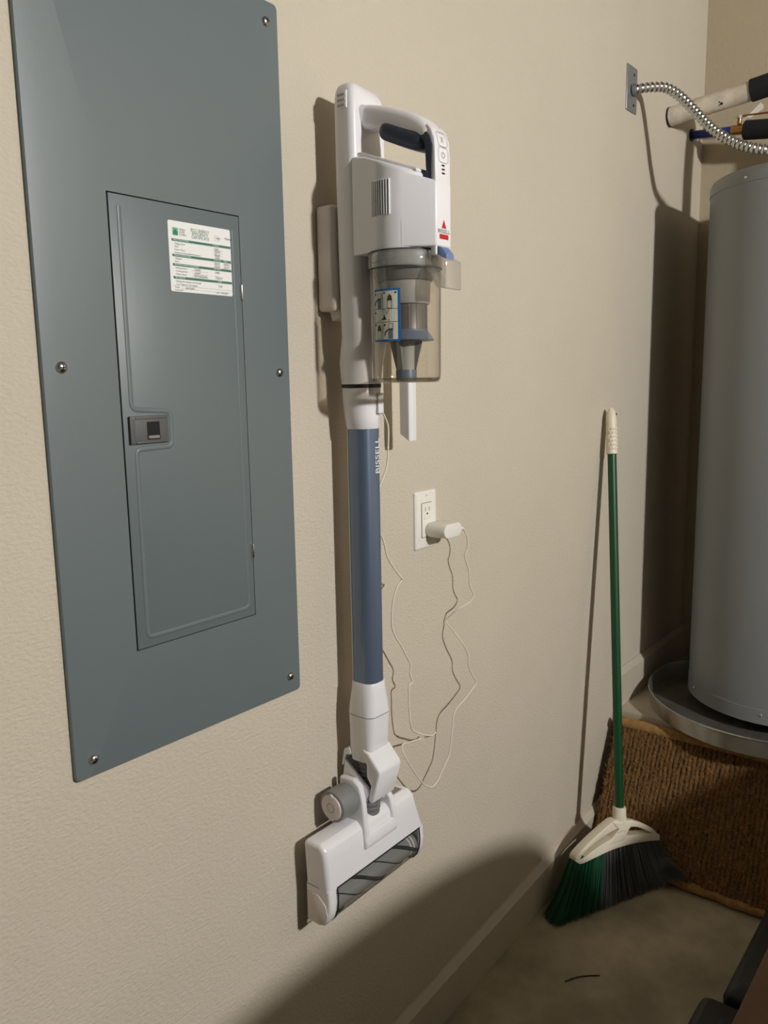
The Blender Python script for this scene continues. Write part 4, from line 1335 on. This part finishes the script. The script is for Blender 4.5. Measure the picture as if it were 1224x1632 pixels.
# ================================================================== SHADE BLOCKERS added out of view (bin shape here darkens floor, broom and mat)
def shade_blocker_bin(label, WX, WY, hw, hd_, zt, dome, m):
    zf = floor_z(WX - hw * 0.6)
    wb = thing('shade_blocker_bin', label, 'unseen shade blocker', (WX, WY, zf))
    obj('blocker_tub', loft([ringz(rrect(WX, WY, 2 * hw * a, 2 * hd_ * b, 0.05), z) for z, a, b in
        ((zf + 0.02, 0.62, 0.66), (zf + 0.05, 0.66, 0.72), (zt * 0.6, 0.86, 0.88), (zt - 0.055, 0.95, 0.94), (zt - 0.025, 1.0, 1.0), (zt, 1.0, 1.0))]), m, wb, 40)
    rings = []
    for k in range(17):
        a = PI * k / 16
        x = WX - hw * math.cos(a)
        z = zt + dome * math.sin(a) ** 0.6
        zq = zt - 0.002
        rings.append([(x, WY - hd_, zq), (x, WY - hd_ + 0.01, zq + (z - zq) * 0.9), (x, WY - hd_ + 0.07, z), (x, WY + hd_ - 0.07, z), (x, WY + hd_ - 0.01, zq + (z - zq) * 0.9), (x, WY + hd_, zq)])
    obj('blocker_lid', loft(rings), m, wb, 40)
    wx = WX - hw * 0.52
    for s in (-1, 1):
        obj('wheel', disc_bm((wx, WY + s * hd_ * 0.78, zf + 0.10), (0, s, 0), [(0.04, -0.005), (0.095, 0.0), (0.10, 0.01), (0.10, 0.035), (0.09, 0.045), (0.04, 0.04)], 24), 'rubber', wb, 40)
    obj('axle', sweep([(wx, WY - hd_ * 0.8, zf + 0.10), (wx, WY + hd_ * 0.8, zf + 0.10)], 0.012, 10), 'dark_grey', wb)
    obj('lid_hinge_bar', sweep([(WX - hw - 0.01, WY - hd_ * 0.7, zt + 0.01), (WX - hw - 0.01, WY + hd_ * 0.7, zt + 0.01)], 0.015, 10), m, wb)


shade_blocker_bin('unseen shade blocker, added in the shape of a wheeled bin between the totes and the platform', 1.885, -1.29, 0.30, 0.30, 0.71, 0.06, 'blocker_green')

# unseen domed hump, added and shaped to cast the soft lower-wall shadow
gx, gy, ghw, ghd = 0.88, -1.29, 0.66, 0.32
gf = floor_z(gx - ghw)
hump_blocker = thing('shade_blocker_hump', 'unseen shade blocker, added in the shape of a domed cover beside the totes', 'grill', (gx, gy, gf))
rnd = random.Random(4)
rings = []
for z, k in ((gf + 0.10, 1.03), (0.25, 1.01), (0.45, 0.99), (0.65, 1.0), (0.77, 1.0)):
    pts = rrect(gx, gy, 2 * ghw * k, 2 * ghd * k, 0.07, 8)
    rings.append([(x + 0.008 * math.sin(i * 1.9 + z * 3) * (1 - z), y + 0.008 * math.cos(i * 2.3) * (1 - z), z) for i, (x, y) in enumerate(pts)])
obj('blocker_skirt', loft(rings), 'blocker_green', hump_blocker, 60)
rings = []
for k in range(25):
    a = PI * k / 24
    x = gx - ghw * math.cos(a)
    z = 0.77 + 0.236 * math.sin(a)
    rings.append([(x, gy - ghd, 0.768), (x, gy - ghd + 0.02, 0.768 + (z - 0.768) * 0.8), (x, gy - ghd + 0.09, z), (x, gy + ghd - 0.09, z), (x, gy + ghd - 0.02, 0.768 + (z - 0.768) * 0.8), (x, gy + ghd, 0.768)])
obj('blocker_top', loft(rings), 'blocker_green', hump_blocker, 60)
for sx in (-1, 1):
    for sy in (-1, 1):
        obj('blocker_caster', disc_bm((gx + sx * 0.5, gy + sy * 0.24, floor_z(gx + sx * 0.5) + 0.055), (0, sy, 0), [(0.02, -0.005), (0.052, 0.0), (0.055, 0.006), (0.055, 0.028), (0.05, 0.034), (0.02, 0.03)], 20), 'rubber', hump_blocker, 40)
        obj('blocker_leg', box(gx + sx * 0.5 - 0.02, gx + sx * 0.5 + 0.02, gy + sy * 0.24 - 0.02, gy + sy * 0.24 + 0.02, floor_z(gx + sx * 0.5) + 0.09, 0.3), 'dark_grey', hump_blocker)

# ================================================================== SMALL DEBRIS
for pts, lab in (([(1.560, -0.180), (1.585, -0.196), (1.606, -0.215), (1.622, -0.238)], 'thin curved twig on the concrete floor beside the baseboard'),
                 ([(1.478, -0.310), (1.470, -0.325), (1.459, -0.334), (1.452, -0.331)], 'short hooked dark twig on the concrete floor near the black totes')):
    pp = catmull([(x, y, floor_z(x) + 0.0016 + 0.001 * (i % 2)) for i, (x, y) in enumerate(pts)], 4)
    tag(obj('twig', sweep(pp, lambda i: 0.0014, 6), 'twig', None, 60), lab, 'twig')

# ================================================================== HANGING LAMP (the room's light)
lp = thing('hanging_lamp', 'bare bulb hanging from the ceiling on a thin cord', 'lamp', tuple(LAMP))
bulb = obj('bulb', lathe([(0.004, LAMP.z - 0.070)] + [(0.070 * math.sin(a), LAMP.z - 0.070 * math.cos(a)) for a in [PI * k / 14 for k in range(1, 13)]] + [(0.020, LAMP.z + 0.071)], LAMP.x, LAMP.y, 24), 'bulb_glow', lp, 60)
obj('lamp_socket', lathe([(0.022, LAMP.z + 0.069), (0.024, LAMP.z + 0.075), (0.022, LAMP.z + 0.11), (0.008, LAMP.z + 0.12)], LAMP.x, LAMP.y, 16), 'outlet_white', lp)
obj('lamp_cord', sweep([(LAMP.x, LAMP.y, LAMP.z + 0.115), (LAMP.x, LAMP.y, 2.795)], 0.004, 8), 'near_black', lp)
obj('ceiling_rose', lathe([(0.05, 2.799), (0.05, 2.790), (0.02, 2.775), (0.006, 2.772)], LAMP.x, LAMP.y, 20), 'outlet_white', lp)
